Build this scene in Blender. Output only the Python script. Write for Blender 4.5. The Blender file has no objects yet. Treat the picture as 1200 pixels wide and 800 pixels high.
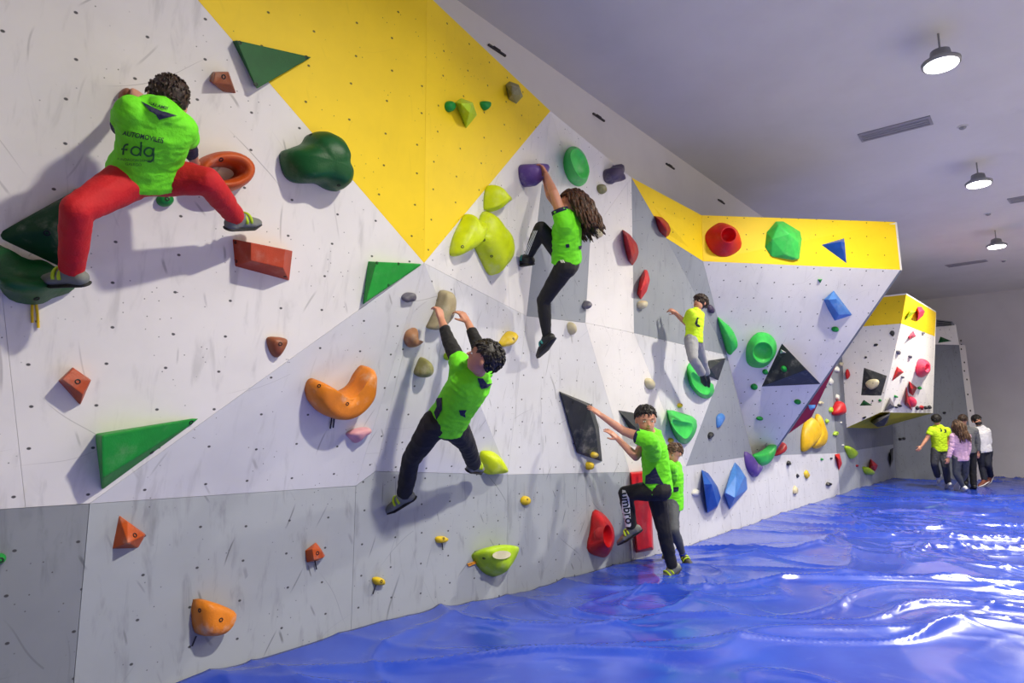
import bpy, bmesh, math, random
import numpy as np
from mathutils import Vector, Matrix, noise
from mathutils.bvhtree import BVHTree
random.seed(7)
scene = bpy.context.scene
COL = scene.collection

# ------------------------------------------------------------ camera numbers (surveyed from the picture)
F = 760.0
TILT = math.radians(8.0)
YAW = math.radians(40.26)
CAM = Vector((0, -3.6, 1.33))
FW = Vector((math.cos(YAW) * math.cos(TILT), math.sin(YAW) * math.cos(TILT), math.sin(TILT)))
RT = Vector((math.sin(YAW), -math.cos(YAW), 0))
UP = RT.cross(FW)

def ray(px, py):
    return FW + RT * ((px - 600) / F) + UP * ((400 - py) / F)
def at(px, py, X=None, Y=None, Z=None, D=None):
    d = ray(px, py)
    if D is not None: t = D
    elif X is not None: t = (X - CAM.x) / d.x
    elif Y is not None: t = (Y - CAM.y) / d.y
    else: t = (Z - CAM.z) / d.z
    return CAM + d * t
def project(p):
    v = Vector(p) - CAM
    w = v.dot(FW)
    return 600 + F * v.dot(RT) / w, 400 - F * v.dot(UP) / w

# ------------------------------------------------------------ helpers
def lin(c):
    return tuple((x / 12.92 if x <= .04045 else ((x + .055) / 1.055) ** 2.4) for x in [v / 255 for v in c]) + (1,)

def tag(o, label=None, cat=None, group=None, kind=None):
    if label: o['label'] = label
    if cat: o['category'] = cat
    if group: o['group'] = group
    if kind: o['kind'] = kind
    return o
def empty(name, loc, label, cat, group=None):
    o = bpy.data.objects.new(name, None); COL.objects.link(o)
    o.location = loc; o.empty_display_size = .1
    return tag(o, label, cat, group)
ORG = {}
def link(name, me, mat, parent=None, smooth=False, origin=None):
    """world-space mesh -> object; vertices are stored relative to the thing's base"""
    o = bpy.data.objects.new(name, me); COL.objects.link(o)
    if parent is not None:
        og = ORG[parent.name] if parent.name in ORG else parent.location.copy()
        me.transform(Matrix.Translation(-og)); o.parent = parent
        ORG[o.name] = og
    else:
        og = Vector(origin) if origin is not None else Vector((0, 0, 0))
        me.transform(Matrix.Translation(-og)); o.location = og
        ORG[o.name] = og
    if mat is not None:
        for m in (mat if isinstance(mat, (list, tuple)) else [mat]): me.materials.append(m)
    if smooth: me.polygons.foreach_set('use_smooth', [True] * len(me.polygons))
    return o
def bm_mesh(bm, name='m'):
    me = bpy.data.meshes.new(name); bm.normal_update(); bm.to_mesh(me); bm.free(); return me
def add_box(bm, c, hx, hy, hz, B=None):
    B = B or Matrix.Identity(3)
    vs = [bm.verts.new(Vector(c) + B @ Vector((sx * hx, sy * hy, sz * hz))) for sx in (-1, 1) for sy in (-1, 1) for sz in (-1, 1)]
    for f in ((0,1,3,2),(4,6,7,5),(0,4,5,1),(2,3,7,6),(0,2,6,4),(1,5,7,3)): bm.faces.new([vs[i] for i in f])
def frame(n, upv=Vector((0, 0, 1))):
    n = Vector(n).normalized(); u = upv.cross(n)
    if u.length < 1e-4: u = Vector((1, 0, 0))
    u.normalize(); return u, n.cross(u), n
def add_tube(bm, pts, rads, seg=10, cap=True):
    pts = [Vector(p) for p in pts]
    if not isinstance(rads, (list, tuple)): rads = [rads] * len(pts)
    rings = []; prev = None
    for i, p in enumerate(pts):
        t = (pts[min(i + 1, len(pts) - 1)] - pts[max(i - 1, 0)]).normalized()
        if prev is None:
            a = Vector((0, 0, 1)) if abs(t.z) < .9 else Vector((1, 0, 0)); u = t.cross(a).normalized()
        else:
            u = (prev - t * prev.dot(t)).normalized()
        prev = u; v = t.cross(u)
        rings.append([bm.verts.new(p + (u * math.cos(2 * math.pi * k / seg) + v * math.sin(2 * math.pi * k / seg)) * rads[i]) for k in range(seg)])
    for a, b in zip(rings, rings[1:]):
        for k in range(seg): bm.faces.new((a[k], a[(k + 1) % seg], b[(k + 1) % seg], b[k]))
    if cap:
        bm.faces.new(rings[0][::-1]); bm.faces.new(rings[-1])
def hull_of(bm, pts):
    vs = [bm.verts.new(p) for p in pts]
    r = bmesh.ops.convex_hull(bm, input=vs)
    bmesh.ops.delete(bm, geom=[g for g in list(set(r['geom_interior']) | set(r['geom_unused'])) if isinstance(g, bmesh.types.BMVert) and g.is_valid], context='VERTS')
def sphere_pts(c, r, B=None, n=10, m=7):
    out = []
    rr = r if isinstance(r, (tuple, list)) else (r, r, r)
    for j in range(m + 1):
        th = math.pi * j / m
        for i in range(n if 0 < j < m else 1):
            ph = 2 * math.pi * i / n
            v = Vector((math.sin(th) * math.cos(ph) * rr[0], math.sin(th) * math.sin(ph) * rr[1], math.cos(th) * rr[2]))
            out.append(Vector(c) + (B @ v if B else v))
    return out

# ------------------------------------------------------------ materials
def new_mat(name):
    m = bpy.data.materials.new(name); m.use_nodes = True
    return m, m.node_tree.nodes, m.node_tree.links, m.node_tree.nodes['Principled BSDF']
def math_node(N, L, op, a, b=None, c=None):
    n = N.new('ShaderNodeMath'); n.operation = op
    for i, v in enumerate((a, b, c)):
        if v is None: continue
        if isinstance(v, (int, float)): n.inputs[i].default_value = v
        else: L.new(v, n.inputs[i])
    return n.outputs[0]
def mixc(N, L, fac, a, b):
    n = N.new('ShaderNodeMix'); n.data_type = 'RGBA'
    if isinstance(fac, (int, float)): n.inputs[0].default_value = fac
    else: L.new(fac, n.inputs[0])
    for i, v in ((6, a), (7, b)):
        if isinstance(v, tuple): n.inputs[i].default_value = v
        else: L.new(v, n.inputs[i])
    return n.outputs[2]
def noise_tex(N, L, vec, scale, detail=3, rough=.5, dist=0):
    n = N.new('ShaderNodeTexNoise'); n.inputs['Scale'].default_value = scale
    n.inputs['Detail'].default_value = detail; n.inputs['Roughness'].default_value = rough; n.inputs['Distortion'].default_value = dist
    if vec is not None: L.new(vec, n.inputs['Vector'])
    return n.outputs[0]
def mapping(N, L, vec, scale=(1, 1, 1), rot=(0, 0, 0), loc=(0, 0, 0)):
    n = N.new('ShaderNodeMapping'); n.inputs['Scale'].default_value = scale; n.inputs['Rotation'].default_value = rot; n.inputs['Location'].default_value = loc
    L.new(vec, n.inputs['Vector']); return n.outputs[0]
def ramp(N, L, v, lo, hi):
    n = N.new('ShaderNodeMapRange'); n.inputs['From Min'].default_value = lo; n.inputs['From Max'].default_value = hi
    n.interpolation_type = 'SMOOTHSTEP'
    L.new(v, n.inputs['Value']); return n.outputs[0]

_wm = {}
def wall_mat(key, col, scuff=.5, dark=(.03, .03, .035, 1), dots=(.27, .2), dotr=.0075, rough=.55):
    if key in _wm: return _wm[key]
    m, N, L, B = new_mat('painted_plywood_' + key)
    uv = N.new('ShaderNodeUVMap').outputs[0]
    base = lin(col)
    # broad tonal wear
    n1 = noise_tex(N, L, uv, 1.3, 5, .6)
    c = mixc(N, L, ramp(N, L, n1, .35, .75), base, tuple(v * .90 for v in base[:3]) + (1,))
    # smudges: soft rubber marks, stretched up and down
    s1 = noise_tex(N, L, mapping(N, L, uv, (7, 1.6, 1), (0, 0, .12)), 1.6, 4, .6, .4)
    c = mixc(N, L, math_node(N, L, 'MULTIPLY', ramp(N, L, s1, .53, .76), .45 * scuff), c, tuple(v * .40 for v in base[:3]) + (1,))
    # scratches and shoe strokes: short straight dashes, one per cell, several directions
    for k, (ang, sc, w, ln, keep) in enumerate(((1.45, 2.3, .006, .30, .62), (.85, 1.7, .004, .40, .55), (1.95, 2.9, .007, .26, .62), (-.4, 1.4, .003, .42, .55), (1.15, 4.1, .009, .20, .70), (1.57, 1.3, .011, .25, .70))):
        v = mapping(N, L, uv, (1, 1, 1), (0, 0, ang), (k * 3.7, k * 1.9, 0))
        wob = noise_tex(N, L, v, 1.1, 1)
        va = N.new('ShaderNodeVectorMath'); va.operation = 'ADD'; L.new(v, va.inputs[0])
        cx = N.new('ShaderNodeCombineXYZ'); L.new(math_node(N, L, 'MULTIPLY', wob, .6), cx.inputs[1]); L.new(cx.outputs[0], va.inputs[1])
        vo = N.new('ShaderNodeTexVoronoi'); vo.voronoi_dimensions = '2D'; vo.inputs['Scale'].default_value = sc; vo.inputs['Randomness'].default_value = .9
        L.new(va.outputs[0], vo.inputs['Vector'])
        df = N.new('ShaderNodeVectorMath'); df.operation = 'SUBTRACT'; L.new(va.outputs[0], df.inputs[0]); L.new(vo.outputs['Position'], df.inputs[1])
        sp = N.new('ShaderNodeSeparateXYZ'); L.new(df.outputs[0], sp.inputs[0])
        ax = math_node(N, L, 'ABSOLUTE', sp.outputs[0]); ay = math_node(N, L, 'ABSOLUTE', sp.outputs[1])
        cs = N.new('ShaderNodeSeparateColor'); L.new(vo.outputs['Color'], cs.inputs[0])
        on = math_node(N, L, 'GREATER_THAN', cs.outputs[0], keep)
        f = math_node(N, L, 'MULTIPLY', ramp(N, L, ay, w, w * .25), ramp(N, L, ax, ln / sc, ln / sc * .3))
        f = math_node(N, L, 'MULTIPLY', math_node(N, L, 'MULTIPLY', f, on), math_node(N, L, 'MULTIPLY', cs.outputs[1], .75 * min(1.1, scuff)))
        c = mixc(N, L, f, c, tuple(v * .30 for v in base[:3]) + (1,))
    # T-nut holes
    vo = N.new('ShaderNodeTexVoronoi'); vo.voronoi_dimensions = '2D'; vo.inputs['Scale'].default_value = 1; vo.inputs['Randomness'].default_value = .16
    L.new(mapping(N, L, uv, (1 / dots[0], 1 / dots[1], 1), (0, 0, 0)), vo.inputs['Vector'])
    r = dotr / ((dots[0] + dots[1]) / 2)
    c = mixc(N, L, math_node(N, L, 'MULTIPLY', ramp(N, L, vo.outputs['Distance'], r * 1.25, r * .7), .93), c, dark)
    # stray screw holes in drifts
    vo = N.new('ShaderNodeTexVoronoi'); vo.voronoi_dimensions = '2D'; vo.inputs['Scale'].default_value = 11; vo.inputs['Randomness'].default_value = 1
    L.new(uv, vo.inputs['Vector'])
    msk = ramp(N, L, noise_tex(N, L, uv, 2.4, 3, .6), .50, .60)
    c = mixc(N, L, math_node(N, L, 'MULTIPLY', math_node(N, L, 'MULTIPLY', ramp(N, L, vo.outputs['Distance'], .045, .025), msk), .75), c, dark)
    L.new(c, B.inputs['Base Color']); B.inputs['Roughness'].default_value = rough
    B.inputs['Specular IOR Level'].default_value = .35
    _wm[key] = m; return m

_pm = {}
def plastic(key, col, chalk=.25, rough=.42, col2=None, scale=9):
    """cast resin: its own colour, chalk rubbed over it in patches, fine grain"""
    if key in _pm: return _pm[key]
    m, N, L, B = new_mat('resin_' + key)
    tc = N.new('ShaderNodeTexCoord').outputs['Object']
    base = lin(col)
    c = mixc(N, L, ramp(N, L, noise_tex(N, L, tc, scale, 4, .6), .35, .7), base, lin(col2) if col2 else tuple(v * .82 for v in base[:3]) + (1,))
    ch = ramp(N, L, noise_tex(N, L, mapping(N, L, tc, (1, 1, 1), (0, 0, 0), (3, 3, 3)), scale * .7, 5, .65), .52, .78)
    c = mixc(N, L, math_node(N, L, 'MULTIPLY', ch, chalk), c, lin((226, 222, 205)))
    L.new(c, B.inputs['Base Color']); B.inputs['Roughness'].default_value = rough
    B.inputs['Specular IOR Level'].default_value = .35
    bp = N.new('ShaderNodeBump'); bp.inputs['Strength'].default_value = .12; bp.inputs['Distance'].default_value = .01
    L.new(noise_tex(N, L, tc, 120, 2), bp.inputs['Height']); L.new(bp.outputs[0], B.inputs['Normal'])
    _pm[key] = m; return m
_sm = {}
def plain(key, col, rough=.6, metal=0, bump=0, bscale=60, var=.12, sheen=0):
    if key in _sm: return _sm[key]
    m, N, L, B = new_mat(key)
    tc = N.new('ShaderNodeTexCoord').outputs['Object']; base = lin(col)
    c = mixc(N, L, ramp(N, L, noise_tex(N, L, tc, 14, 3), .3, .7), base, tuple(v * (1 - var) for v in base[:3]) + (1,))
    L.new(c, B.inputs['Base Color']); B.inputs['Roughness'].default_value = rough; B.inputs['Metallic'].default_value = metal
    if sheen: B.inputs['Sheen Weight'].default_value = sheen
    if bump:
        bp = N.new('ShaderNodeBump'); bp.inputs['Strength'].default_value = bump; bp.inputs['Distance'].default_value = .01
        L.new(noise_tex(N, L, tc, bscale, 3), bp.inputs['Height']); L.new(bp.outputs[0], B.inputs['Normal'])
    _sm[key] = m; return m

# ------------------------------------------------------------ room shell
CEIL = 5.45
XB = 23.6
def quad_slab(name, pts, depth_dir, mat, uvs=None):
    bm = bmesh.new(); a = [bm.verts.new(p) for p in pts]; b = [bm.verts.new(Vector(p) + Vector(depth_dir)) for p in pts]
    n = len(pts); bm.faces.new(a); bm.faces.new(b[::-1])
    for i in range(n): bm.faces.new((a[i], b[i], b[(i + 1) % n], a[(i + 1) % n]))
    bmesh.ops.recalc_face_normals(bm, faces=bm.faces[:])
    return tag(link(name, bm_mesh(bm), mat), kind='structure')
def plaster(key, col, rough=.75):
    m, N, L, B = new_mat('plaster_' + key)
    tc = N.new('ShaderNodeTexCoord').outputs['Object']; base = lin(col)
    c = mixc(N, L, ramp(N, L, noise_tex(N, L, tc, .8, 4, .6), .35, .7), base, tuple(v * .93 for v in base[:3]) + (1,))
    c = mixc(N, L, math_node(N, L, 'MULTIPLY', ramp(N, L, noise_tex(N, L, mapping(N, L, tc, (1, 1, 3)), 2.2, 5, .7), .62, .75), .12), c, tuple(v * .6 for v in base[:3]) + (1,))
    L.new(c, B.inputs['Base Color']); B.inputs['Roughness'].default_value = rough
    return m
M_ceil = plaster('ceiling', (206, 205, 208)); M_room = plaster('room', (222, 220, 222)); M_back = plaster('back', (206, 204, 208)); M_floor = plaster('screed', (222, 216, 204))
X0, Y0 = -6.0, -13.0
quad_slab('floor', [(X0, Y0, -.2), (XB, Y0, -.2), (XB, .5, -.2), (X0, .5, -.2)], (0, 0, -.2), M_floor)
quad_slab('ceiling', [(X0, Y0, CEIL), (XB, Y0, CEIL), (XB, .5, CEIL), (X0, .5, CEIL)], (0, 0, .2), M_ceil)
quad_slab('wall_left', [(X0, .5, -.35), (XB, .5, -.35), (XB, .5, CEIL), (X0, .5, CEIL)], (0, .2, 0), M_room)
quad_slab('wall_back', [(XB, .7, -.35), (XB, Y0, -.35), (XB, Y0, CEIL), (XB, .7, CEIL)], (.2, 0, 0), M_back)
quad_slab('wall_right', [(X0, Y0, -.35), (XB, Y0, -.35), (XB, Y0, CEIL), (X0, Y0, CEIL)], (0, -.2, 0), M_room)
quad_slab('wall_front', [(X0, .7, -.35), (X0, Y0, -.35), (X0, Y0, CEIL), (X0, .7, CEIL)], (-.2, 0, 0), M_room)

# ------------------------------------------------------------ climbing wall panels
WHITE = (232, 230, 227); PALE = (214, 215, 218); LIGHT = (186, 190, 196); MID = (132, 138, 148); DARK = (104, 110, 120); YEL = (250, 214, 8); OLIVE = (206, 190, 10)
MW = wall_mat('white', WHITE, .75); MW2 = wall_mat('white_right', WHITE, .3, dotr=.0055); MP = wall_mat('pale', PALE, .8); ML = wall_mat('light', (160, 166, 173), 1.15); ML_SHADE = wall_mat('light_left_shaded', (132, 137, 145), 1.1); MM = wall_mat('mid', (150, 156, 164), .7)  # leftmost kicker grey is darker: part paint, part shade put into the colour
MG = wall_mat('slate', (150, 156, 163), .6); MD = wall_mat('dark', (118, 123, 133), .8); MY = wall_mat('yellow', (250, 216, 30), .12, dark=(.05, .035, .005, 1))
MWs = wall_mat('white_fine', WHITE, .3, dots=(.25, .22), dotr=.010); MYs = wall_mat('yellow_fine', (250, 214, 24), .08, dark=(.12, .08, .0, 1), dots=(.25, .22), dotr=.009)
M_edge = plain('plywood_edge', (196, 180, 150), .7)
WALLPOLY = []                                    # (points) for ray casting
def panel(pts, mat, parent, label=None, gap=.0015, thick=.03, name='wall_panel'):
    """one sheet: face polygon (any planar or near-planar outline) with thickness behind"""
    pts = [Vector(p) for p in pts]; c = sum(pts, Vector()) / len(pts)
    n = Vector()
    for i in range(len(pts)): n += (pts[i] - c).cross(pts[(i + 1) % len(pts)] - c)
    n.normalize()
    if n.dot(CAM - c) < 0: pts.reverse(); n = -n
    WALLPOLY.append([p.copy() for p in pts])
    q = [p + (c - p).normalized() * gap for p in pts]
    bm = bmesh.new(); a = [bm.verts.new(p) for p in q]; b = [bm.verts.new(p - n * thick) for p in q]
    fa = bm.faces.new(a); fs = [bm.faces.new(b[::-1])]
    for i in range(len(q)): fs.append(bm.faces.new((a[i], b[i], b[(i + 1) % len(q)], a[(i + 1) % len(q)])))
    uv = bm.loops.layers.uv.new('UVMap')
    u, v, _ = frame(n); 
    for f in bm.faces:
        for l in f.loops: l[uv].uv = (l.vert.co.dot(u) , l.vert.co.dot(v))
    if len(q) > 4 or True: bmesh.ops.triangulate(bm, faces=[fa])
    o = link(name, bm_mesh(bm), [mat], parent)
    if label: o['label'] = label
    return o

TOP = 4.2
k1 = at(105, 590, Y=0); k2 = at(417, 569, Y=0); k3 = at(440, 552, Y=0); k4 = at(595, 556, Y=0); k5 = at(738, 553, Y=0)
k6 = at(804, 546, Y=0); k7 = at(882, 534, Y=0)
a_ = at(497, 308, Y=-.45)
y1 = at(232, 0, Y=-.45)
u_ = a_ + (y1 - a_) * ((TOP - a_.z) / (y1.z - a_.z))
s_ = at(500, 20, Z=TOP); 
# top edge at the yellow seam
t_ = a_ + (at(500, 0, Y=-.6) - a_) * 1.0; t_ = at(500, -7, Z=TOP)
m_ = at(645, 130, Z=TOP); n_ = at(740, 208, Z=TOP); o_ = at(822, 252, Z=TOP)
b_ = at(617, 370, Y=-.06)
g1 = m_ + (b_ - m_) * .36
c_ = at(686, 378, Y=-.10); d_ = at(743, 390, Y=-.05); g2 = at(692, 275, Y=-.12)
p_ = at(824, 306, Y=o_.y); q_ = at(781, 279, Y=-.04)
r0 = at(1049, 260, Z=TOP); r1 = at(1055, 316, Y=r0.y)
tip = k7.copy()
tip = at(905, 531, Y=0)
nn = (r1 - p_).cross(tip - p_)
dk = ray(882, 534); k7p = CAM + dk * (nn.dot(p_ - CAM) / nn.dot(dk))
de = ray(852, 416); te = nn.dot(p_ - CAM) / nn.dot(de); e_ = CAM + de * te

# W1 plane continued to the left beyond the frame
nW = (u_ - k1).cross(a_ - k1)
def onW1(x, z): return Vector((x, k1.y - (nW.x * (x - k1.x) + nW.z * (z - k1.z)) / nW.y, z))
l0 = onW1(-1.6, k1.z); l1 = onW1(-1.6, TOP)
def pix_on(n, p0, px, py):
    d = ray(px, py); return CAM + d * (n.dot(p0 - CAM) / n.dot(d))
sa = pix_on(nW, k1, 77, 0); sb = pix_on(nW, k1, 30, 595)
sdir = (sa - sb)
st = onW1(u_.x - .02, TOP); sbb = onW1(sb.x, k1.z)

CW = empty('climbing_wall', (3, 0, 0), 'long indoor climbing wall of white, grey and yellow panels beside the blue matting', 'climbing wall')
panel([l0, sbb, st, l1], MW, CW, 'white panel at the far left')
panel([sbb, k1, a_, u_, st], MW, CW, 'large white panel')
panel([u_, a_, t_], MY, CW, 'yellow panel')
panel([t_, a_, m_], MY, CW, 'yellow panel')
panel([k1, k2, a_], MP, CW, 'pale grey triangular panel')
panel([a_, k2, k3], MP, CW)
panel([a_, k3, k4], MP, CW, 'pale grey panel')
panel([a_, k4, b_], MP, CW, 'pale grey panel')
panel([a_, b_, m_], MW2, CW, 'white panel')
panel([b_, k4, k5, c_], MP, CW, 'pale grey panel')
panel([g1, b_, c_, g2], MG, CW, 'mid grey panel')
panel([m_, g1, g2], MW2, CW, 'white panel')
panel([m_, g2, n_], MW2, CW, 'white panel')
panel([n_, g2, c_, d_], MW2, CW, 'white panel')
panel([n_, q_, e_, d_], MG, CW, 'mid grey panel')
panel([q_, p_, e_], MG, CW, 'mid grey panel')
panel([n_, o_, p_, q_], MYs, CW, 'yellow panel')
panel([c_, d_, k6, k5], MW2, CW, 'white stripe panel')
panel([d_, e_, k6], MP, CW, 'pale grey panel')
panel([e_, k6, k7], MG, CW, 'mid grey triangular panel')
# prow
panel([o_, r0, r1, p_], MYs, CW, 'yellow panel of the jutting prow')
tipx = tip + (tip - r1).normalized() * .10; k7x = k7p + (k7p - e_).normalized() * .10
panel([p_, r1, tipx, k7x, e_], MWs, CW, 'white overhanging face of the prow')
w0 = Vector((11.4, 0, TOP)); w2 = Vector((11.3, 0, 3.4)); dz = Vector((0, 0, .034)); dx = Vector((.012, 0, 0))
panel([r0 + dx, w0, w2, r1 + dx], MWs, CW)
panel([r1 + dx, w2, tip + dx], MD, CW)
panel([o_ - dz, r0 - dz, w0 - dz], MWs, CW)
# grey wall behind the prow
XC = 20.2
ks = at(981, 531, Y=0)
panel([Vector((k7.x + .64, .004, k7.z - .03)), Vector((ks.x, .004, ks.z - .03)), Vector((ks.x, 0, TOP)), Vector((k7.x + .9, 0, TOP))], MM, CW, 'grey panel behind the prow')
kz = Vector((XC, 0, 1.02))
panel([Vector((ks.x, 0, ks.z)), kz, Vector((XC, 0, TOP)), Vector((ks.x, 0, TOP))], MD, CW, 'dark grey panel')
# kicker boards
def kick(p, q, mat, lab):
    panel([Vector((p.x, p.y, -.2)), Vector((q.x, q.y, -.2)), q, p], mat, CW, lab, name='kicker_panel')
kick(l0, k1, ML_SHADE, 'grey kicker board'); kick(k1, k2, ML, 'grey kicker board')
panel([Vector((k2.x, 0, -.2)), Vector((k4.x, 0, -.2)), k4, k3, k2], ML, CW, 'grey kicker board', name='kicker_panel')
kick(k4, k5, ML, 'grey kicker board'); kick(k5, k6, MP, 'grey kicker board'); kick(k6, k7, MP, 'grey kicker board'); kick(k7, ks, MP, 'grey kicker board')
kx = Vector((18.6, 0, 1.02))
kick(ks, kz, ML, 'grey kicker board')

# hanging block at the far end
HB = empty('climbing_block', (17, -.6, 1.5), 'white and yellow boxy climbing block jutting out near the back corner', 'climbing wall')
B0 = at(992, 501, Y=0); B1 = at(1032, 483, X=B0.x + .05); B2 = at(1093, 484, X=18.4); B3 = Vector((18.4, 0, B0.z))
C1 = at(1056, 379, X=15.5); C2 = at(1095.5, 394, X=18.4)
D1 = at(1062, 345, X=15.5); D2 = at(1097, 366, X=18.4)
C0 = Vector((15.45, 0, C1.z + .02)); D0 = Vector((15.45, 0, D1.z))
panel([B0, B1, C1, C0], MWs, HB, 'white face'); panel([C0, C1, D1, D0], MYs, HB, 'yellow band')
panel([B1, B2, C2, C1], MWs, HB, 'white face'); panel([C1, C2, D2, D1], MYs, HB, 'yellow band')
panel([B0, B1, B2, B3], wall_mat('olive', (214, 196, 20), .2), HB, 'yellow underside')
panel([B2, B3, Vector((18.4, 0, D2.z)), D2], MWs, HB); panel([D0, D1, D2, Vector((18.4, 0, D2.z))], MWs, HB)

# slab across the back corner
BS = empty('climbing_wall', (20.8, -.8, 0), 'dark grey climbing slab with white top standing in the far corner', 'climbing wall')
e0 = Vector((20.2, 0, -.2)); e1 = Vector((21.35, -1.66, -.2))
def lift(p, z): return Vector((p.x, p.y, z))
e1t = at(1124, 404, X=21.35); e1tt = at(1120, 380, X=21.35)
panel([e0, e1, e1t, lift(e0, e1t.z + .06)], MD, BS, 'dark grey face'); panel([lift(e0, e1t.z + .06), e1t, e1tt, lift(e0, e1tt.z)], MWs, BS, 'white top strip')
s2 = Vector((21.6, -1.80, -.2)); s2t = at(1131, 404, X=21.6)
sidep = panel([e1, s2, s2t, e1t], wall_mat('side', (205, 203, 205), .1, dots=(5, 5)), BS, 'pale side strip with bolt holes')

# ray casting on the surfaces
def build_bvh():
    vs = []; fs = []
    for P in WALLPOLY:
        k = len(vs); vs += P
        if len(P) > 3:
            bm = bmesh.new(); f = bm.faces.new([bm.verts.new(p) for p in P]); bm.verts.index_update()
            r = bmesh.ops.triangulate(bm, faces=[f])
            for f in bm.faces: fs.append([k + v.index for v in f.verts])
            bm.free()
        else: fs.append([k, k + 1, k + 2])
    return BVHTree.FromPolygons(vs, fs)
BVH = build_bvh()
def hit(px, py):
    loc, n, i, d = BVH.ray_cast(CAM, ray(px, py).normalized())
    if loc is None: raise Exception('no wall at %s %s' % (px, py))
    if n.dot(CAM - loc) < 0: n = -n
    return loc, n
# ------------------------------------------------------------ blue sheet over the mats
def perlin(x, y, seed=0):
    xi = np.floor(x).astype(int); yi = np.floor(y).astype(int); xf = x - xi; yf = y - yi
    def g(ix, iy):
        h = (ix * 374761393 + iy * 668265263 + seed * 974711) & 0xffffffff
        h = ((h ^ (h >> 13)) * 1274126177) & 0xffffffff; h = h ^ (h >> 16)
        a = (h & 0xffff) / 65536.0 * 2 * np.pi
        return np.cos(a), np.sin(a)
    u = xf * xf * xf * (xf * (xf * 6 - 15) + 10); v = yf * yf * yf * (yf * (yf * 6 - 15) + 10)
    def dot(dx, dy):
        gx, gy = g(xi + dx, yi + dy); return gx * (xf - dx) + gy * (yf - dy)
    n0 = dot(0, 0) * (1 - u) + dot(1, 0) * u; n1 = dot(0, 1) * (1 - u) + dot(1, 1) * u
    return (n0 * (1 - v) + n1 * v) * 1.5
def ridge(x, y, seed, p=3):
    return np.clip(1 - np.abs(perlin(x, y, seed)) * 2.2, 0, 1) ** p
_bx = [-3, 1.6, 2.9, 3.7, 4.5, 5.7, 7.6, 9, 10.5, 15.5, 20.2, 23.6]
_bz = [.05, .06, .085, .03, -.015, .01, -.03, .0, .046, .097, .13, .12]
def mat_height(X, Y):
    X = np.asarray(X, float); Y = np.asarray(Y, float)
    base = np.interp(X, _bx, _bz)
    near = np.exp(-np.abs(Y) / 1.1)
    h = base * near + (1 - near) * np.interp(X, [0, 12, 23], [.0, .0, .03])
    c, s = math.cos(YAW), math.sin(YAW)
    f = X * c + (Y + 3.6) * s; r = X * s - (Y + 3.6) * c       # forward / sideways from the camera
    w = perlin(X * .6, Y * .6, 3) * .55; w2 = perlin(X * .5 + 9, Y * .5, 8) * .8
    amp = np.clip(1.0 - near * .55, .3, 1)
    sc = np.clip(6.0 / np.maximum(f, 3), .4, 1.0)              # the near stretch was kicked up most
    lng = ridge(r * .13 + 3, f * .62 + w, 11, 9) * .060 + ridge(r * .16 + 8, f * .9 + w2, 12, 8) * .028
    msk = np.clip(perlin(X * .40, Y * .40, 21) * 2.2 + .05, 0, 1) * np.clip(1.3 - f * .05, .3, 1)
    crm = ridge(X * .9 + w2, Y * .9 + w, 31, 7) * .030 + ridge(X * 1.9 + w, Y * 1.9, 32, 6) * .012
    dia = ridge((X + Y) * .22 + 4 + w, (X - Y) * .5 + w2, 41, 10) * .030
    soft = perlin(X * .35, Y * .35, 51) * .040
    tiny = ridge(X * 1.2 + w2 * .5, Y * 2.6 + w, 71, 5) * .002
    return h + amp * (lng + msk * crm + dia + soft + tiny)
def mat_z(x, y): return float(mat_height([x], [y])[0])
xs = np.concatenate([np.arange(-2.5, 1, .06), np.arange(1, 9, .026), np.arange(9, 15, .045), np.arange(15, XB - .01, .075), [XB - .005]])
ys = np.concatenate([np.arange(-.004, -4.2, -.026), np.arange(-4.2, -4.9, -.07)])
GX, GY = np.meshgrid(xs, ys, indexing='ij'); GZ = mat_height(GX, GY)
# the sheet's edge against the wall: tucked, lifting here and there
nx, ny = GX.shape
verts = np.stack([GX, GY, GZ], -1).reshape(-1, 3)
ii = (np.arange(nx - 1)[:, None] * ny + np.arange(ny - 1)[None, :]).reshape(-1)
faces = np.stack([ii, ii + 1, ii + ny + 1, ii + ny], -1)[:, ::-1]
me = bpy.data.meshes.new('tarp'); me.from_pydata(verts.tolist(), [], faces.tolist()); me.update()
m, N, L, B = new_mat('blue_vinyl_sheet')
tc = N.new('ShaderNodeTexCoord').outputs['Object']
c = mixc(N, L, ramp(N, L, noise_tex(N, L, tc, 1.2, 4, .6), .3, .7), lin((34, 60, 166)), lin((44, 74, 184)))
c = mixc(N, L, math_node(N, L, 'MULTIPLY', ramp(N, L, noise_tex(N, L, tc, 2.7, 6, .7, .5), .55, .8), .22), c, lin((150, 160, 200)))
L.new(c, B.inputs['Base Color']); B.inputs['Roughness'].default_value = .17; B.inputs['Specular IOR Level'].default_value = .62
rr = N.new('ShaderNodeMapRange'); L.new(noise_tex(N, L, tc, 2.1, 4, .6), rr.inputs['Value']); rr.inputs['To Min'].default_value = .10; rr.inputs['To Max'].default_value = .30
L.new(rr.outputs[0], B.inputs['Roughness'])
bp = N.new('ShaderNodeBump'); bp.inputs['Strength'].default_value = .07; bp.inputs['Distance'].default_value = .02
h1 = noise_tex(N, L, mapping(N, L, tc, (1, 2.2, 1), (0, 0, YAW)), 1.6, 3, .45, 1.0)
L.new(h1, bp.inputs['Height']); L.new(bp.outputs[0], B.inputs['Normal'])
tarp = link('tarpaulin', me, m, smooth=True, origin=(0, 0, 0))
tag(tarp, 'wrinkled glossy blue vinyl sheet covering the crash mats on the floor', 'mat cover')
sd = tarp.modifiers.new('thick', 'SOLIDIFY'); sd.thickness = .004; sd.offset = -1

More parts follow.
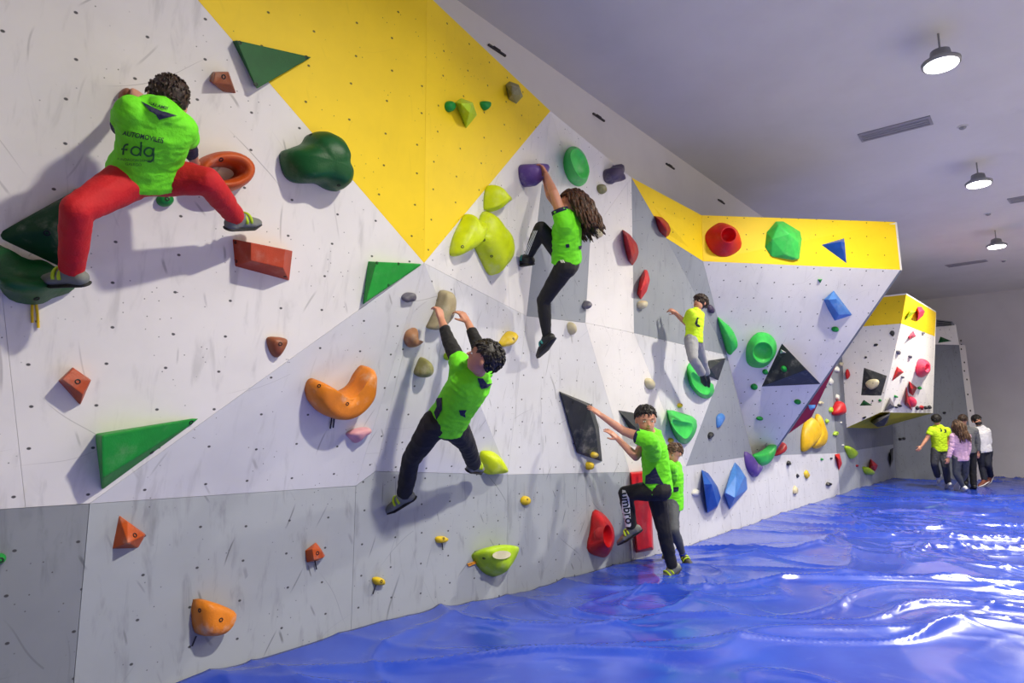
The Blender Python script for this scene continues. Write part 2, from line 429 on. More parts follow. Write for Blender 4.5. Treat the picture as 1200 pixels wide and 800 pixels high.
# ------------------------------------------------------------ lamps
M_house = plain('lamp_housing', (150, 152, 156), .45, .3)
def emis(key, col, st):
    m = bpy.data.materials.new(key); m.use_nodes = True; N = m.node_tree.nodes; N.clear()
    e = N.new('ShaderNodeEmission'); e.inputs[0].default_value = col; e.inputs[1].default_value = st
    o = N.new('ShaderNodeOutputMaterial'); m.node_tree.links.new(e.outputs[0], o.inputs[0]); return m
M_lens = emis('lamp_lens', (1, .98, .94, 1), 14)
def ring_bm(c, prof, seg=28):
    bm = bmesh.new(); R = []
    for r, z in prof:
        R.append([bm.verts.new(Vector(c) + Vector((r * math.cos(2 * math.pi * k / seg), r * math.sin(2 * math.pi * k / seg), z))) for k in range(seg)])
    for a, b in zip(R, R[1:]):
        for k in range(seg): bm.faces.new((a[k], a[(k + 1) % seg], b[(k + 1) % seg], b[k]))
    bm.faces.new(R[0][::-1]); bm.faces.new(R[-1]); bmesh.ops.recalc_face_normals(bm, faces=bm.faces[:])
    return bm
lamp_px = [(1103, 76), (1147, 216), (1168, 289)]
LZ = 5.10
LAMPS = [at(x, y, Z=LZ) for x, y in lamp_px]
step = (LAMPS[1].x - LAMPS[0].x + LAMPS[2].x - LAMPS[0].x) / 3
print('lamps', LAMPS, step)
lab = ['round high-bay lamp hanging from ceiling, nearest and largest of the three', 'round high-bay lamp hanging from ceiling, middle one of the three', 'round high-bay lamp hanging from ceiling, farthest and smallest of the three']
def high_bay(p, label, power, fixture=True):
    if fixture:
        t = empty('high_bay_lamp', (p.x, p.y, CEIL), label, 'lamp', 'high-bay lamps under the ceiling')
        bm = ring_bm(p, [(.155, 0), (.175, .0), (.178, .035), (.14, .06), (.10, .07), (.09, .15), (.05, .17), (.02, .18)]); link('housing', bm_mesh(bm), M_house, t, True)
        bm = ring_bm(p, [(.15, -.012), (.155, .004)]); link('lens', bm_mesh(bm), M_lens, t)
        bm = bmesh.new(); add_tube(bm, [p + Vector((0, 0, .17)), p + Vector((0, 0, CEIL - p.z))], .010, 8); link('hanging_rod', bm_mesh(bm), M_house, t)
    l = bpy.data.lights.new('high_bay_light', 'AREA'); l.shape = 'DISK'; l.size = .30; l.spread = math.radians(150); l.energy = power; l.color = (1, .93, .79)
    o = bpy.data.objects.new('high_bay_light', l); COL.objects.link(o); o.location = (p.x, p.y, p.z - .02)
    o['kind'] = 'helper'
PW = 215
for p, lb in zip(LAMPS, lab): high_bay(p, lb, PW)
yl = sum(p.y for p in LAMPS) / 3; xl = LAMPS[0].x
high_bay(Vector((2.5, -4.5, LZ)), 'round high-bay lamp above the near end of the blue sheet', PW * 1.65)
for x, y, pw in ((5.5, -9.0, .7), (12.0, -9.0, .7), (18, -9, .7)): high_bay(Vector((x, y, LZ)), 'round high-bay lamp of an added, unseen row farther from the climbing wall', PW * pw)  # assumed row out of view, added to bounce neutral light off the floor

# ------------------------------------------------------------ ceiling bits
M_vent = plain('vent_metal', (150, 150, 156), .5, .2)
def vent(pp, label):
    P = [at(x, y, Z=CEIL - .012) for x, y in pp]
    c = sum(P, Vector()) / len(P)
    t = empty('ceiling_vent', (c.x, c.y, CEIL), label, 'air vent', 'slot vents in the ceiling')
    bm = bmesh.new(); a = [bm.verts.new(p) for p in P]; b = [bm.verts.new(p + Vector((0, 0, .012))) for p in P]
    bm.faces.new(a); bm.faces.new(b[::-1])
    for i in range(4): bm.faces.new((a[i], b[i], b[(i + 1) % 4], a[(i + 1) % 4]))
    bmesh.ops.recalc_face_normals(bm, faces=bm.faces[:]); link('frame', bm_mesh(bm), M_vent, t)
    for k in (.3, .55, .8):
        p = P[0].lerp(P[3], k); q = P[1].lerp(P[2], k); d = (q - p).normalized() * .03
        bm = bmesh.new(); add_tube(bm, [p + d - Vector((0, 0, .004)), q - d - Vector((0, 0, .004))], .006, 6); link('slat', bm_mesh(bm), M_vent, t)
vent([(1005, 158), (1090, 136), (1094, 146), (1010, 167)], 'long grey slot vent flush in the ceiling, nearest of them')
vent([(1180, 233.5), (1240, 223), (1243, 229), (1184, 239)], 'grey slot vent at the right edge, between the first and last lamps')
vent([(1107, 311), (1155, 304.5), (1158, 306.5), (1112, 313.5)], 'thin grey slot vent farthest back on the ceiling')
M_wp = plain('white_plastic', (210, 210, 212), .5)
for (x, y), lb in (((1128, 148), 'small smoke detector on the ceiling beside the nearest slot vent'), ((1158, 250), 'small smoke detector on the ceiling below the middle lamp'), ((1176, 305), 'small smoke detector on the ceiling near the farthest lamp')):
    p = at(x, y, Z=CEIL)
    t = empty('smoke_detector', p, lb, 'smoke detector', 'smoke detectors on the ceiling')
    link('base', bm_mesh(ring_bm(p, [(.06, -.015), (.065, 0)])), M_wp, t); link('sensor_head', bm_mesh(ring_bm(p, [(.02, -.045), (.04, -.03), (.045, -.015)])), M_house, t)
# small dark brackets on the strip of wall above the panels
M_br = plain('dark_bracket', (66, 62, 66), .6, .3)
for (x, y), lb in (((581.6, 59.5), 'small dark wall bracket above the yellow panels'), ((700.8, 137.8), 'small dark wall bracket above the tall white panels'), ((784.6, 195), 'small dark wall bracket above the sloping yellow strip'), ((844.6, 236.5), 'small dark wall bracket just above the prow')):
    p = at(x, y, Y=.5)
    t = empty('wall_bracket', p, lb, 'bracket', 'dark brackets on the wall above the panels')
    bm = bmesh.new(); add_box(bm, p - Vector((0, .012, 0)), .13, .010, .010); link('back_plate', bm_mesh(bm), M_br, t)
    bm = bmesh.new(); add_box(bm, p - Vector((.02, .026, -.004)), .05, .008, .006); link('hook', bm_mesh(bm), M_br, t)

# ------------------------------------------------------------ camera, world, colour
cam = bpy.data.cameras.new('camera'); co = bpy.data.objects.new('camera', cam); COL.objects.link(co)
cam.sensor_width = 36; cam.sensor_fit = 'HORIZONTAL'; cam.lens = F * 36 / 1200; cam.clip_start = .05; cam.clip_end = 100
co.matrix_world = Matrix.Translation(CAM) @ Matrix((RT, UP, -FW)).transposed().to_4x4()
scene.camera = co
w = bpy.data.worlds.new('world'); scene.world = w; w.use_nodes = True
w.node_tree.nodes['Background'].inputs[0].default_value = (.9, .92, 1, 1); w.node_tree.nodes['Background'].inputs[1].default_value = .02
scene.view_settings.view_transform = 'Standard'; scene.view_settings.look = 'None'; scene.view_settings.gamma = 1
scene.view_settings.use_curve_mapping = False; scene.view_settings.exposure = .15
try: scene.cycles.use_denoising = True
except Exception: pass
scene.cycles.max_bounces = 8; scene.cycles.diffuse_bounces = 5; scene.cycles.sample_clamp_indirect = 6
# ------------------------------------------------------------ holds and volumes
M_bolt = plain('bolt_steel', (44, 44, 46), .45, .7)
M_strap = plain('dark_cord', (36, 44, 60), .8)
C = dict(green_dark=((14, 84, 38), .10), green_flat=((16, 92, 38), .0), green=((26, 146, 50), .10), green_mid=((26,160,52),.06), green_bright=((62, 204, 86), .1), neon=((206, 226, 12), .25), lime=((176, 214, 30), .3),
         orange=((196, 84, 26), .3), rust=((178, 70, 30), .25), brick=((180, 62, 30), .12), amber=((226, 132, 30), .45), red=((206, 18, 28), .08), crimson=((164, 16, 26), .08),
         purple=((98, 72, 150), .3), plum=((78, 66, 92), .3), olive=((140, 138, 84), .4), sand=((176, 164, 130), .4), tan=((168, 120, 84), .25), cream=((204, 194, 158), .35),
         grey=((108, 106, 118), .3), pinkish=((222, 160, 170), .3), pink=((236, 60, 96), .1), yellow=((222, 190, 30), .35), gold=((238, 190, 22), .15),
         blue=((30, 84, 176), .12), blue_light=((72, 130, 206), .15), blackish=((38, 40, 46), .35), char=((52, 54, 58), .25), brown=((150, 84, 52), .2), dkgreen=((12, 66, 34), .25), white=((210, 210, 205), .1), grn=((20, 150, 58), .05))
def hm(k):
    c, ch = C[k]; return plastic(k, c, ch, .55 if k in ('green_flat', 'green_mid', 'green', 'char', 'brick', 'dkgreen') else .45)
class Surf:
    """the wall plane under one hold"""
    def __init__(s, px, py, at_loc=None):
        s.c, s.n = at_loc if at_loc else hit(px, py)
        s.u, s.v, _ = frame(s.n)
    def on(s, px, py, h=0):
        d = ray(px, py); o = s.c + s.n * h
        return CAM + d * (s.n.dot(o - CAM) / s.n.dot(d))
    def scale(s): return F / (s.c - CAM).dot(FW)
def catmull(P, k):
    out = []; n = len(P)
    for i in range(n):
        p0, p1, p2, p3 = P[i - 1], P[i], P[(i + 1) % n], P[(i + 2) % n]
        for j in range(k):
            t = j / k
            out.append(.5 * ((2 * p1) + (p2 - p0) * t + (2 * p0 - 5 * p1 + 4 * p2 - p3) * t * t + (3 * p1 - p0 - 3 * p2 + p3) * t ** 3))
    return out
def bolt(parent, loc, n, r=.010, name='bolt'):
    u, v, n = frame(n); bm = bmesh.new()
    seg = 10; R = []
    for rr, hh in ((r * 1.25, -.004), (r * 1.25, .002), (r * .75, .0025), (r * .6, -.003)):
        R.append([bm.verts.new(loc + (u * math.cos(2 * math.pi * k / seg) + v * math.sin(2 * math.pi * k / seg)) * rr + n * hh) for k in range(seg)])
    for a, b in zip(R, R[1:]):
        for k in range(seg): bm.faces.new((a[k], a[(k + 1) % seg], b[(k + 1) % seg], b[k]))
    bm.faces.new(R[0][::-1]); bm.faces.new(R[-1])
    o = link(name, bm_mesh(bm), M_bolt, parent); return o
def add_bolts(t, body, bolts, r=.010):
    if not bolts: return
    me = body.data; og = ORG[body.name]
    bv = BVHTree.FromPolygons([v.co + og for v in me.vertices], [list(p.vertices) for p in me.polygons])
    for (x, y) in bolts:
        loc, n, i, d = bv.ray_cast(CAM, ray(x, y).normalized())
        if loc is None: continue
        if n.dot(CAM - loc) < 0: n = -n
        bolt(t, loc, n, r)
def hold(name, label, cat, s, group=None): return empty(name, s.c, label, cat, group)
def volume(label, col, base, top, center=None, bolts=(), name='climbing_volume', cat='climbing volume', group=None, bevel=.004, surf=None, boltr=.010, low=-.004):
    cx = sum(p[0] for p in base) / len(base); cy = sum(p[1] for p in base) / len(base)
    s = surf or Surf(*(center or (cx, cy)))
    t = hold(name, label, cat, s, group)
    bm = bmesh.new()
    hull_of(bm, [s.on(x, y, low) for x, y in base] + [s.on(x, y, h) for x, y, h in top])
    bmesh.ops.dissolve_limit(bm, angle_limit=.03, verts=bm.verts[:], edges=bm.edges[:])
    if bevel: bmesh.ops.bevel(bm, geom=bm.edges[:], offset=bevel, segments=2, affect='EDGES', profile=.6)
    bmesh.ops.recalc_face_normals(bm, faces=bm.faces[:])
    b = link('body', bm_mesh(bm), hm(col), t)
    add_bolts(t, b, bolts, boltr); return t
DOME = [(1.0, 0), (1.02, .18), (.97, .42), (.86, .66), (.68, .85), (.45, .96), (.22, 1.0)]
def blob(label, col, outline, h, bolts=(), prof=DOME, center=None, shift=(0, 0), name='climbing_hold', cat='climbing hold', group=None, lump=.0, lf=9, k=4, surf=None, boltr=.009, dish=None, low=-.004, smooth=True):
    """organic hold: outline on the wall, rounded out to height h; shift = where the top sits (fraction of size)"""
    cx = sum(p[0] for p in outline) / len(outline); cy = sum(p[1] for p in outline) / len(outline)
    s = surf or Surf(*(center or (cx, cy)))
    t = hold(name, label, cat, s, group)
    hc = h * .38                                 # outline is the silhouette: read it part-way up, then drop it to the wall
    P = [s.on(x, y, hc) - s.n * hc for x, y in outline]
    P = catmull(P, k)
    c = s.on(*(center or (cx, cy)), hc) - s.n * hc
    size = max((p - c).length for p in P)
    bm = bmesh.new(); R = []
    for sc, hh in prof:
        sh = (s.u * shift[0] + s.v * shift[1]) * size * hh
        R.append([bm.verts.new(c + (p - c) * sc + sh + s.n * (h * hh + (low if hh == 0 else 0))) for p in P])
    for a, b in zip(R, R[1:]):
        for q in range(len(P)): bm.faces.new((a[q], a[(q + 1) % len(P)], b[(q + 1) % len(P)], b[q]))
    bm.faces.new(R[0][::-1])
    ctr = bm.verts.new(sum((v.co for v in R[-1]), Vector()) / len(P) + s.n * h * (.02 if dish is None else dish))
    for q in range(len(P)): bm.faces.new((R[-1][q], R[-1][(q + 1) % len(P)], ctr))
    if lump:
        for v in bm.verts:
            hh = (v.co - s.c).dot(s.n)
            if hh > .002:
                d = noise.noise(v.co * lf) * lump * size
                v.co += ((v.co - c).normalized() * .6 + s.n * .7) * d * min(1, hh / (h * .4 + 1e-4))
    bmesh.ops.recalc_face_normals(bm, faces=bm.faces[:])
    b = link('body', bm_mesh(bm), hm(col), t, smooth)
    add_bolts(t, b, bolts, boltr); return t
def ell(cx, cy, rx, ry, ang=0, n=8, jit=0, seed=0):
    rnd = random.Random(seed + int(cx * 7 + cy * 13)); a = math.radians(ang); out = []
    for i in range(n):
        th = 2 * math.pi * i / n; q = 1 + rnd.uniform(-jit, jit)
        x, y = rx * math.cos(th) * q, ry * math.sin(th) * q
        out.append((cx + x * math.cos(a) - y * math.sin(a), cy + x * math.sin(a) + y * math.cos(a)))
    return out
def cord(label, px, col, n, s=None, r=.004, name='cord', group=None):
    s = s or Surf(*px[0]); bm = bmesh.new()
    add_tube(bm, [s.on(x, y, .012) for x, y in px], r, 6)
    o = link(name, bm_mesh(bm), plain(n, col, .8), origin=s.c); tag(o, label, 'cord', group); return o

# --- left part, large volumes
volume('flat dark green triangular volume across the edge of the yellow panel, topmost on the wall', 'green_flat', [(272, 48), (363, 67), (300, 103)], [(277, 47, .055), (365, 67, .02), (301, 104, .055)], bolts=[(281, 50), (359, 67), (300, 99)], boltr=.008)
volume('small rust brown wedge hold left of the topmost green triangle', 'brown', [(245, 95), (249, 84), (268, 84), (277, 110), (262, 108)], [(252, 85, .07), (267, 84, .07), (272, 99, .05), (250, 97, .07)], bolts=[(262, 90)], name='climbing_hold', cat='climbing hold')
blob('big mottled green saddle-shaped hold at the left edge of the yellow panel', 'green_dark', [(334, 178), (347, 171), (359, 166), (366, 156), (381, 153), (397, 161), (405, 176), (405, 190), (410, 201), (408, 214), (399, 222), (388, 220), (374, 213), (350, 212), (338, 201)], .20, bolts=[(364, 158), (397, 217)], lump=.10, lf=6, shift=(.10, -.05))
blob('small brown jug hold gripped by the person in red trousers', 'brown', [(140, 113), (143, 105), (149, 103), (154, 107), (155, 115), (150, 122), (143, 121)], .07, bolts=[(150, 113)])
# doughnut
def ringhold(label, col, c_, rx, ry, hx, hy, holec, depth, bolts=()):
    s = Surf(*c_); t = hold('climbing_hold', label, 'climbing hold', s)
    out = [s.on(x, y, 0) for x, y in ell(c_[0], c_[1], rx, ry, -4, 32)]; inn = [s.on(x, y, depth * .5) for x, y in ell(holec[0], holec[1], hx, hy, -2, 32)]
    bm = bmesh.new(); R = []; M = 12
    for j in range(M):
        th = math.pi * j / (M - 1)
        R.append([bm.verts.new(o.lerp(i, (1 - math.cos(th)) / 2) - s.n * (s.n.dot(o.lerp(i, (1 - math.cos(th)) / 2) - s.c)) + s.n * (depth * math.sin(th) ** .7)) for o, i in zip(out, inn)])
    for a, b in zip(R, R[1:]):
        for q in range(32): bm.faces.new((a[q], a[(q + 1) % 32], b[(q + 1) % 32], b[q]))
    for q in range(32): bm.faces.new((R[-1][q], R[-1][(q + 1) % 32], R[0][(q + 1) % 32], R[0][q]))
    bmesh.ops.recalc_face_normals(bm, faces=bm.faces[:])
    b = link('body', bm_mesh(bm), hm(col), t, True); add_bolts(t, b, bolts)
ringhold('orange ring-shaped hold with an open middle behind the red trousers', 'orange', (257, 203), 35, 24, 19, 8.5, (261, 202), .15, [(259, 187)])
blob('small round bright green hold under the red trousers', 'grn', ell(194, 234, 10, 8, 0, 8), .05, bolts=[(196, 233)])
volume('red-brown bar volume with a raised rectangular face under the right foot', 'brick', [(272, 280), (343, 294), (339, 329), (275, 312)], [(294, 284, .13), (334, 292, .13), (332, 314, .13), (294, 305, .13)], bolts=[(276, 284), (277, 306), (334, 324)], boltr=.007)
volume('large dark green triangular volume at the left edge beside the red trousers', 'dkgreen', [(-2, 272), (95, 218), (94, 240), (79, 318), (-2, 280)], [(55, 268, .10), (84, 232, .08), (74, 298, .07)], bolts=[(55, 273), (90, 223)], boltr=.011, bevel=.012)
# green dish-shaped ledge at the left edge
s = Surf(40, 330); 
t = hold('climbing_hold', 'big green dished ledge hold under the left foot, at the left edge', 'climbing hold', s)
bm = bmesh.new()
bot = [(-6, 300), (6, 335), (14, 350), (30, 355), (48, 355), (58, 348), (72, 345), (87, 337), (88, 330)]
mid = [(-8, 322), (4, 330), (18, 331), (34, 333), (48, 334), (58, 334), (68, 334), (80, 333), (88, 329)]
inn = [(-8, 296), (8, 302), (20, 312), (32, 315), (40, 314), (48, 312), (58, 316), (70, 322), (86, 328)]
hb = [.0, .0, .0, .0, .0, .0, .0, .0, .0]; hm_ = [.22, .24, .24, .22, .19, .15, .11, .07, .02]; hi = [.02, .10, .13, .12, .10, .08, .06, .04, .015]
rows = [[s.on(x, y, -.004) for x, y in bot], [s.on((a + c) / 2, (b + d) / 2 + 2, h * .62) for (a, b), (c, d), h in zip(bot, mid, hm_)], [s.on(x, y, h) for (x, y), h in zip(mid, hm_)], [s.on((a + c) / 2, (b + d) / 2 + 1.5, (h + g) / 2 - .01) for (a, b), (c, d), h, g in zip(mid, inn, hm_, hi)], [s.on(x, y, h) for (x, y), h in zip(inn, hi)],
        [s.on(x, y - 12 + i * .8, -.004) for i, (x, y) in enumerate(inn)]]
G = [[bm.verts.new(p) for p in r] for r in rows]
for a, b in zip(G, G[1:]):
    for q in range(len(a) - 1): bm.faces.new((a[q], a[q + 1], b[q + 1], b[q]))
for q in range(len(G[0]) - 1): bm.faces.new((G[-1][q], G[-1][q + 1], G[0][q + 1], G[0][q]))
bm.faces.new([r[0] for r in G]); bm.faces.new([r[-1] for r in G][::-1])
bmesh.ops.recalc_face_normals(bm, faces=bm.faces[:]); bmesh.ops.subdivide_edges(bm, edges=bm.edges[:], cuts=1, use_grid_fill=True, smooth=.6)
b = link('body', bm_mesh(bm), hm('green_dark'), t, True); add_bolts(t, b, [(43, 350)])
cord('yellow strip of tape hanging below the green dished ledge, left one', [(38, 352), (37.5, 366), (38, 378)], (222, 188, 30), 'yellow_tape', s, .006, 'tape_strip', 'yellow tape ends under the green ledge')
cord('yellow strip of tape hanging below the green dished ledge, longer right one', [(42, 353), (44, 368), (45, 384)], (222, 188, 30), 'yellow_tape', s, .006, 'tape_strip', 'yellow tape ends under the green ledge')
volume('rust orange gem-shaped hold on the white panel at far left', 'rust', [(68, 446), (85, 430), (107, 445), (94, 475)], [(73, 444, .085), (86, 431, .06), (106, 446, .07), (97, 462, .085)], bolts=[(91, 447)], name='climbing_hold', cat='climbing hold')
volume('long green wedge volume resting along the white and grey seam, largest of the green ones', 'green', [(111, 508), (238, 488), (119, 575)], [(119, 510, .17), (120, 560, .12), (150, 504, .13)], bolts=[(178, 530), (224, 495)], bevel=.010)
volume('green triangular volume under the tip of the yellow panels', 'green_mid', [(431, 306), (496, 309), (425, 357)], [(441, 307, .09), (429, 353, .06), (490, 310, .012)], bolts=[(442, 308), (467, 309), (455, 334)], boltr=.007)
blob('small dark grey knob hold right of the green triangle', 'grey', ell(480, 348.5, 8.5, 5.5, -8, 7, .1), .05, lump=.25, lf=20)
blob('small round brown hold on the white panel near the middle seam', 'brown', [(314, 397), (324, 395), (336, 398), (334, 408), (326, 419), (318, 413)], .06, bolts=[(328.5, 403)], shift=(.05, .1))
# amber saddle hold
blob('large orange saddle hold with a chalky hollow on the pale grey panel', 'amber', [(365, 452), (371, 446), (381, 450), (390, 457), (401, 461), (413, 454), (421, 440), (429, 431), (435, 434), (435, 450), (432, 464), (422, 477), (410, 486), (395, 490), (380, 486), (369, 475), (364, 464)], .17, bolts=[(374, 452), (407, 473)], center=(400, 468), shift=(.05, .0), prof=[(1, 0), (1.02, .3), (.99, .6), (.9, .82), (.78, .92), (.55, .94), (.3, .93)])
cord('short dark cord hanging under the orange saddle hold, left one', [(389, 488), (387, 502)], (32, 36, 48), 'dark_cord_a', Surf(388, 495), .0045, group='dark cords under the holds')
cord('short dark cord hanging under the orange saddle hold, right one', [(392, 488), (390.5, 501)], (32, 36, 48), 'dark_cord_a', Surf(388, 495), .0045, group='dark cords under the holds')
blob('pink finger-shaped hold right of the orange saddle', 'pinkish', [(408, 510), (414, 505), (426, 502), (434, 503), (434, 508), (426, 513), (418, 520), (413, 516)], .07, shift=(0, .2))
blob('tan folded hold left of the person\'s raised hands', 'tan', [(476, 399), (478, 390), (484, 386), (488, 386), (489, 398), (496, 400), (489, 405), (481, 407)], .08, lump=.2, lf=14)
blob('long sandstone coloured slab hold gripped by the person in black trousers', 'sand', [(503, 385), (506, 377), (512, 364), (516, 350), (519, 342), (526, 341), (530, 347), (530, 358), (527, 370), (521, 378), (512, 385)], .09, shift=(.03, 0), prof=[(1, 0), (1, .35), (.97, .75), (.88, .92), (.6, 1), (.3, 1)])
blob('round olive hold beside the person\'s left sleeve', 'olive', [(489, 438), (492, 429), (497, 420), (504, 424), (505, 434), (500, 441), (493, 442)], .11, lump=.08)
blob('tiny yellowish hold next to the person\'s elbow', 'lime', ell(525, 418, 3.2, 4.5, 10), .05)
blob('small yellow angular hold between two of the people climbing', 'yellow', [(589, 402), (594, 393), (600, 388), (604, 392), (601, 399), (596, 405), (590, 406)], .10, bolts=[(602, 397)])
blob('rounded neon yellow hold under the foot of the person in black trousers', 'neon', [(567, 533), (575, 530), (584, 533), (593, 547), (593, 553), (580, 555), (569, 554)], .12)
blob('tiny yellow-green hold on the kicker right of the neon hold', 'yellow', ell(616.5, 586.5, 4.8, 5.5, 0, 7), .05, bolts=[(618, 585)], boltr=.006)
blob('tiny yellow hold on the kicker above the green bowl hold', 'yellow', [(512, 630), (519, 628), (525, 631), (522, 635), (514, 636)], .05, bolts=[(520, 631)], boltr=.008, group='tiny yellow holds on the kicker')
cord('short dark cord under the tiny yellow hold on the kicker', [(518, 635), (519, 644)], (32, 36, 48), 'dark_cord_a', Surf(518, 640), .004, group='dark cords under the holds')
blob('tiny yellow hold lowest on the kicker, near the blue sheet', 'yellow', [(438, 678), (444, 676), (450, 679), (450, 685), (441, 685)], .05, bolts=[(447, 681)], boltr=.008, group='tiny yellow holds on the kicker')
cord('short dark cord under the lowest tiny yellow hold', [(441, 684), (437, 696)], (32, 36, 48), 'dark_cord_a', Surf(440, 690), .004, group='dark cords under the holds')
# neon bowl with chalky pad
s = Surf(581, 658)
t = blob('yellow-green bowl hold with a chalky white pad low on the kicker', 'lime', [(560, 655), (563, 648), (573, 644), (590, 643), (602, 646), (600, 657), (590, 674), (584, 677), (572, 671)], .17, prof=[(1, 0), (.99, .35), (.93, .7), (.8, .9), (.5, 1), (.25, 1)], shift=(0, .28), bolts=[(567, 654)])
M_chalk = plastic('chalk_pad', (222, 216, 178), .6)
bm = bmesh.new(); hull_of(bm, [s.on(x, y, h) for x, y in ell(588, 650, 11, 5, -4, 14) for h in (.150, .185)]); bmesh.ops.bevel(bm, geom=bm.edges[:], offset=.004, segments=1)
o = link('chalky_pad', bm_mesh(bm), M_chalk, t, False); o['label'] = 'chalk covered cream pad'
for k, (ya, yb) in enumerate(((661, 659), (663, 660.5))):
    cord('thin orange strap end left of the yellow-green bowl hold, %s one' % ('upper', 'lower')[k], [(548 + k, ya), (560, yb - 2)], (226, 150, 30), 'orange_strap', Surf(552, 660), .005, 'strap_end', 'orange strap ends beside the bowl hold')
volume('orange gem-shaped hold on the kicker at far left, just under the white panel', 'orange', [(139, 603), (171, 626), (162, 642), (131, 643)], [(150, 611, .04), (150, 636, .10), (169, 627, .04)], bolts=[(158, 627)], name='climbing_hold', cat='climbing hold')
blob('rounded amber orange hold lowest on the kicker at left', 'amber', [(229, 726), (231, 704), (245, 705), (262, 711), (272, 719), (268, 733), (258, 743), (244, 746), (233, 743)], .13, bolts=[(259, 726), (234, 715)], prof=[(1, 0), (1, .4), (.93, .75), (.75, .97), (.4, 1)], k=2, shift=(.08, .05), smooth=True)
cord('short dark cord behind the amber hold on the kicker', [(230, 745), (225, 757)], (32, 36, 48), 'dark_cord_a', Surf(228, 750), .004, group='dark cords under the holds')
volume('small orange square-faced hold in the middle of the kicker', 'orange', [(357, 645), (370, 635), (381, 651), (372, 657), (359, 659)], [(366, 643, .07), (377, 644, .06), (379, 653, .05), (368, 656, .07)], bolts=[(372, 648)], name='climbing_hold', cat='climbing hold')
cord('short dark cord under the small orange square hold', [(369, 657), (371, 667)], (32, 36, 48), 'dark_cord_a', Surf(370, 660), .004, group='dark cords under the holds')
blob('green hold cut off by the left edge of the picture', 'grn', ell(-1, 655, 9, 6, -20), .06, bolts=[(1, 656)])
# --- yellow panel
blob('tiny green hold left of the lime hold on the yellow panel', 'grn', ell(528, 124.5, 4.5, 6.5, -10), .05, group='tiny green holds on the yellow panel')
blob('tiny green hold right of the lime hold on the yellow panel', 'grn', [(565, 119), (573, 119), (574, 124), (570, 129), (566, 125)], .05, group='tiny green holds on the yellow panel')
volume('faceted lime hold with a chalky top in the middle of the yellow panel', 'lime', [(533, 120), (540, 115), (554, 120), (559, 135), (546, 151)], [(540, 121, .10), (553, 121, .12), (550, 132, .12)], name='climbing_hold', cat='climbing hold')
volume('faceted lime hold near the right corner of the yellow panel', 'olive', [(592, 99), (597, 95), (608, 99), (613, 113), (605, 122), (596, 117)], [(600, 101, .07), (608, 103, .09), (610, 112, .09), (600, 110, .1)], name='climbing_hold', cat='climbing hold')
# neon group
blob('small neon yellow hold, uppermost of the three neon ones', 'neon', [(573, 243), (574, 225), (579, 217), (588, 226), (595, 235), (588, 241), (580, 248), (575, 246)], .13, shift=(.1, .1))
blob('long chalky neon yellow hold, leftmost of the three neon ones', 'neon', [(534, 296), (537, 280), (545, 262), (552, 251), (560, 258), (568, 262), (562, 280), (549, 294), (538, 300)], .14, bolts=[(542, 289)], lump=.05)
blob('large neon yellow leaf-shaped hold, biggest of the neon ones', 'neon', [(561, 280), (567, 266), (574, 248), (584, 260), (594, 272), (598, 290), (596, 305), (588, 315), (581, 322), (573, 308)], .17, bolts=[(576, 300), (567, 281)], k=3)
blob('purple tapered hold gripped by the person with long hair', 'purple', [(614, 200), (616, 193), (626, 192), (638, 192), (637, 200), (630, 210), (622, 219), (616, 212)], .14, center=(625, 203), prof=[(1, 0), (1, .35), (.92, .7), (.7, .93), (.4, 1)])
# green discs
def dishhold(label, col, ol, h, face, depth=.35, bolts=(), group=None, col2=None, surf=None):
    """solid with a smooth dished face: face = ellipse outline on top"""
    cx = sum(p[0] for p in ol) / len(ol); cy = sum(p[1] for p in ol) / len(ol)
    s = surf or Surf(cx, cy); t = hold('climbing_hold', label, 'climbing hold', s, group)
    n = 32
    P = catmull([s.on(x, y, 0) for x, y in ol], max(1, math.ceil(n / len(ol))))
    Q = [s.on(x, y, h) for x, y in face]
    Q = catmull(Q, max(1, math.ceil(n / len(face))))
    # match by angle
    def angs(R, c): return [math.atan2((p - c).dot(s.v), (p - c).dot(s.u)) for p in R]
    pc = sum(P, Vector()) / len(P); qc = sum(Q, Vector()) / len(Q)
    def resample(R, c):
        A = sorted(zip(angs(R, c), range(len(R)))); out = []
        for k in range(n):
            th = -math.pi + 2 * math.pi * k / n
            lo = max([x for x in A if x[0] <= th], default=(A[-1][0] - 2 * math.pi, A[-1][1])); hi = min([x for x in A if x[0] > th], default=(A[0][0] + 2 * math.pi, A[0][1]))
            w = (th - lo[0]) / max(1e-6, hi[0] - lo[0]); out.append(R[lo[1]].lerp(R[hi[1]], w))
        return out
    P = resample(P, pc); Q = resample(Q, qc)
    bm = bmesh.new(); R = [[bm.verts.new(p - s.n * .004) for p in P]]
    for f, e in ((.12, .08), (.45, .42), (.8, .8), (.97, .97)):
        R.append([bm.verts.new(p.lerp(q, e) - s.n * s.n.dot(p.lerp(q, e) - s.c) + s.n * (h * f)) for p, q in zip(P, Q)])
    R.append([bm.verts.new(q) for q in Q])
    for e, dd in ((.93, .06), (.85, .35), (.65, .75), (.35, .97)):
        R.append([bm.verts.new(qc + (q - qc) * e - s.n * (h * depth * dd)) for q in Q])
    for a, b in zip(R, R[1:]):
        for q in range(n): bm.faces.new((a[q], a[(q + 1) % n], b[(q + 1) % n], b[q]))
    bm.faces.new(R[0][::-1]); ctr = bm.verts.new(qc - s.n * h * depth)
    for q in range(n): bm.faces.new((R[-1][q], R[-1][(q + 1) % n], ctr))
    bmesh.ops.recalc_face_normals(bm, faces=bm.faces[:])
    b = link('body', bm_mesh(bm), hm(col), t, True); add_bolts(t, b, bolts); return t
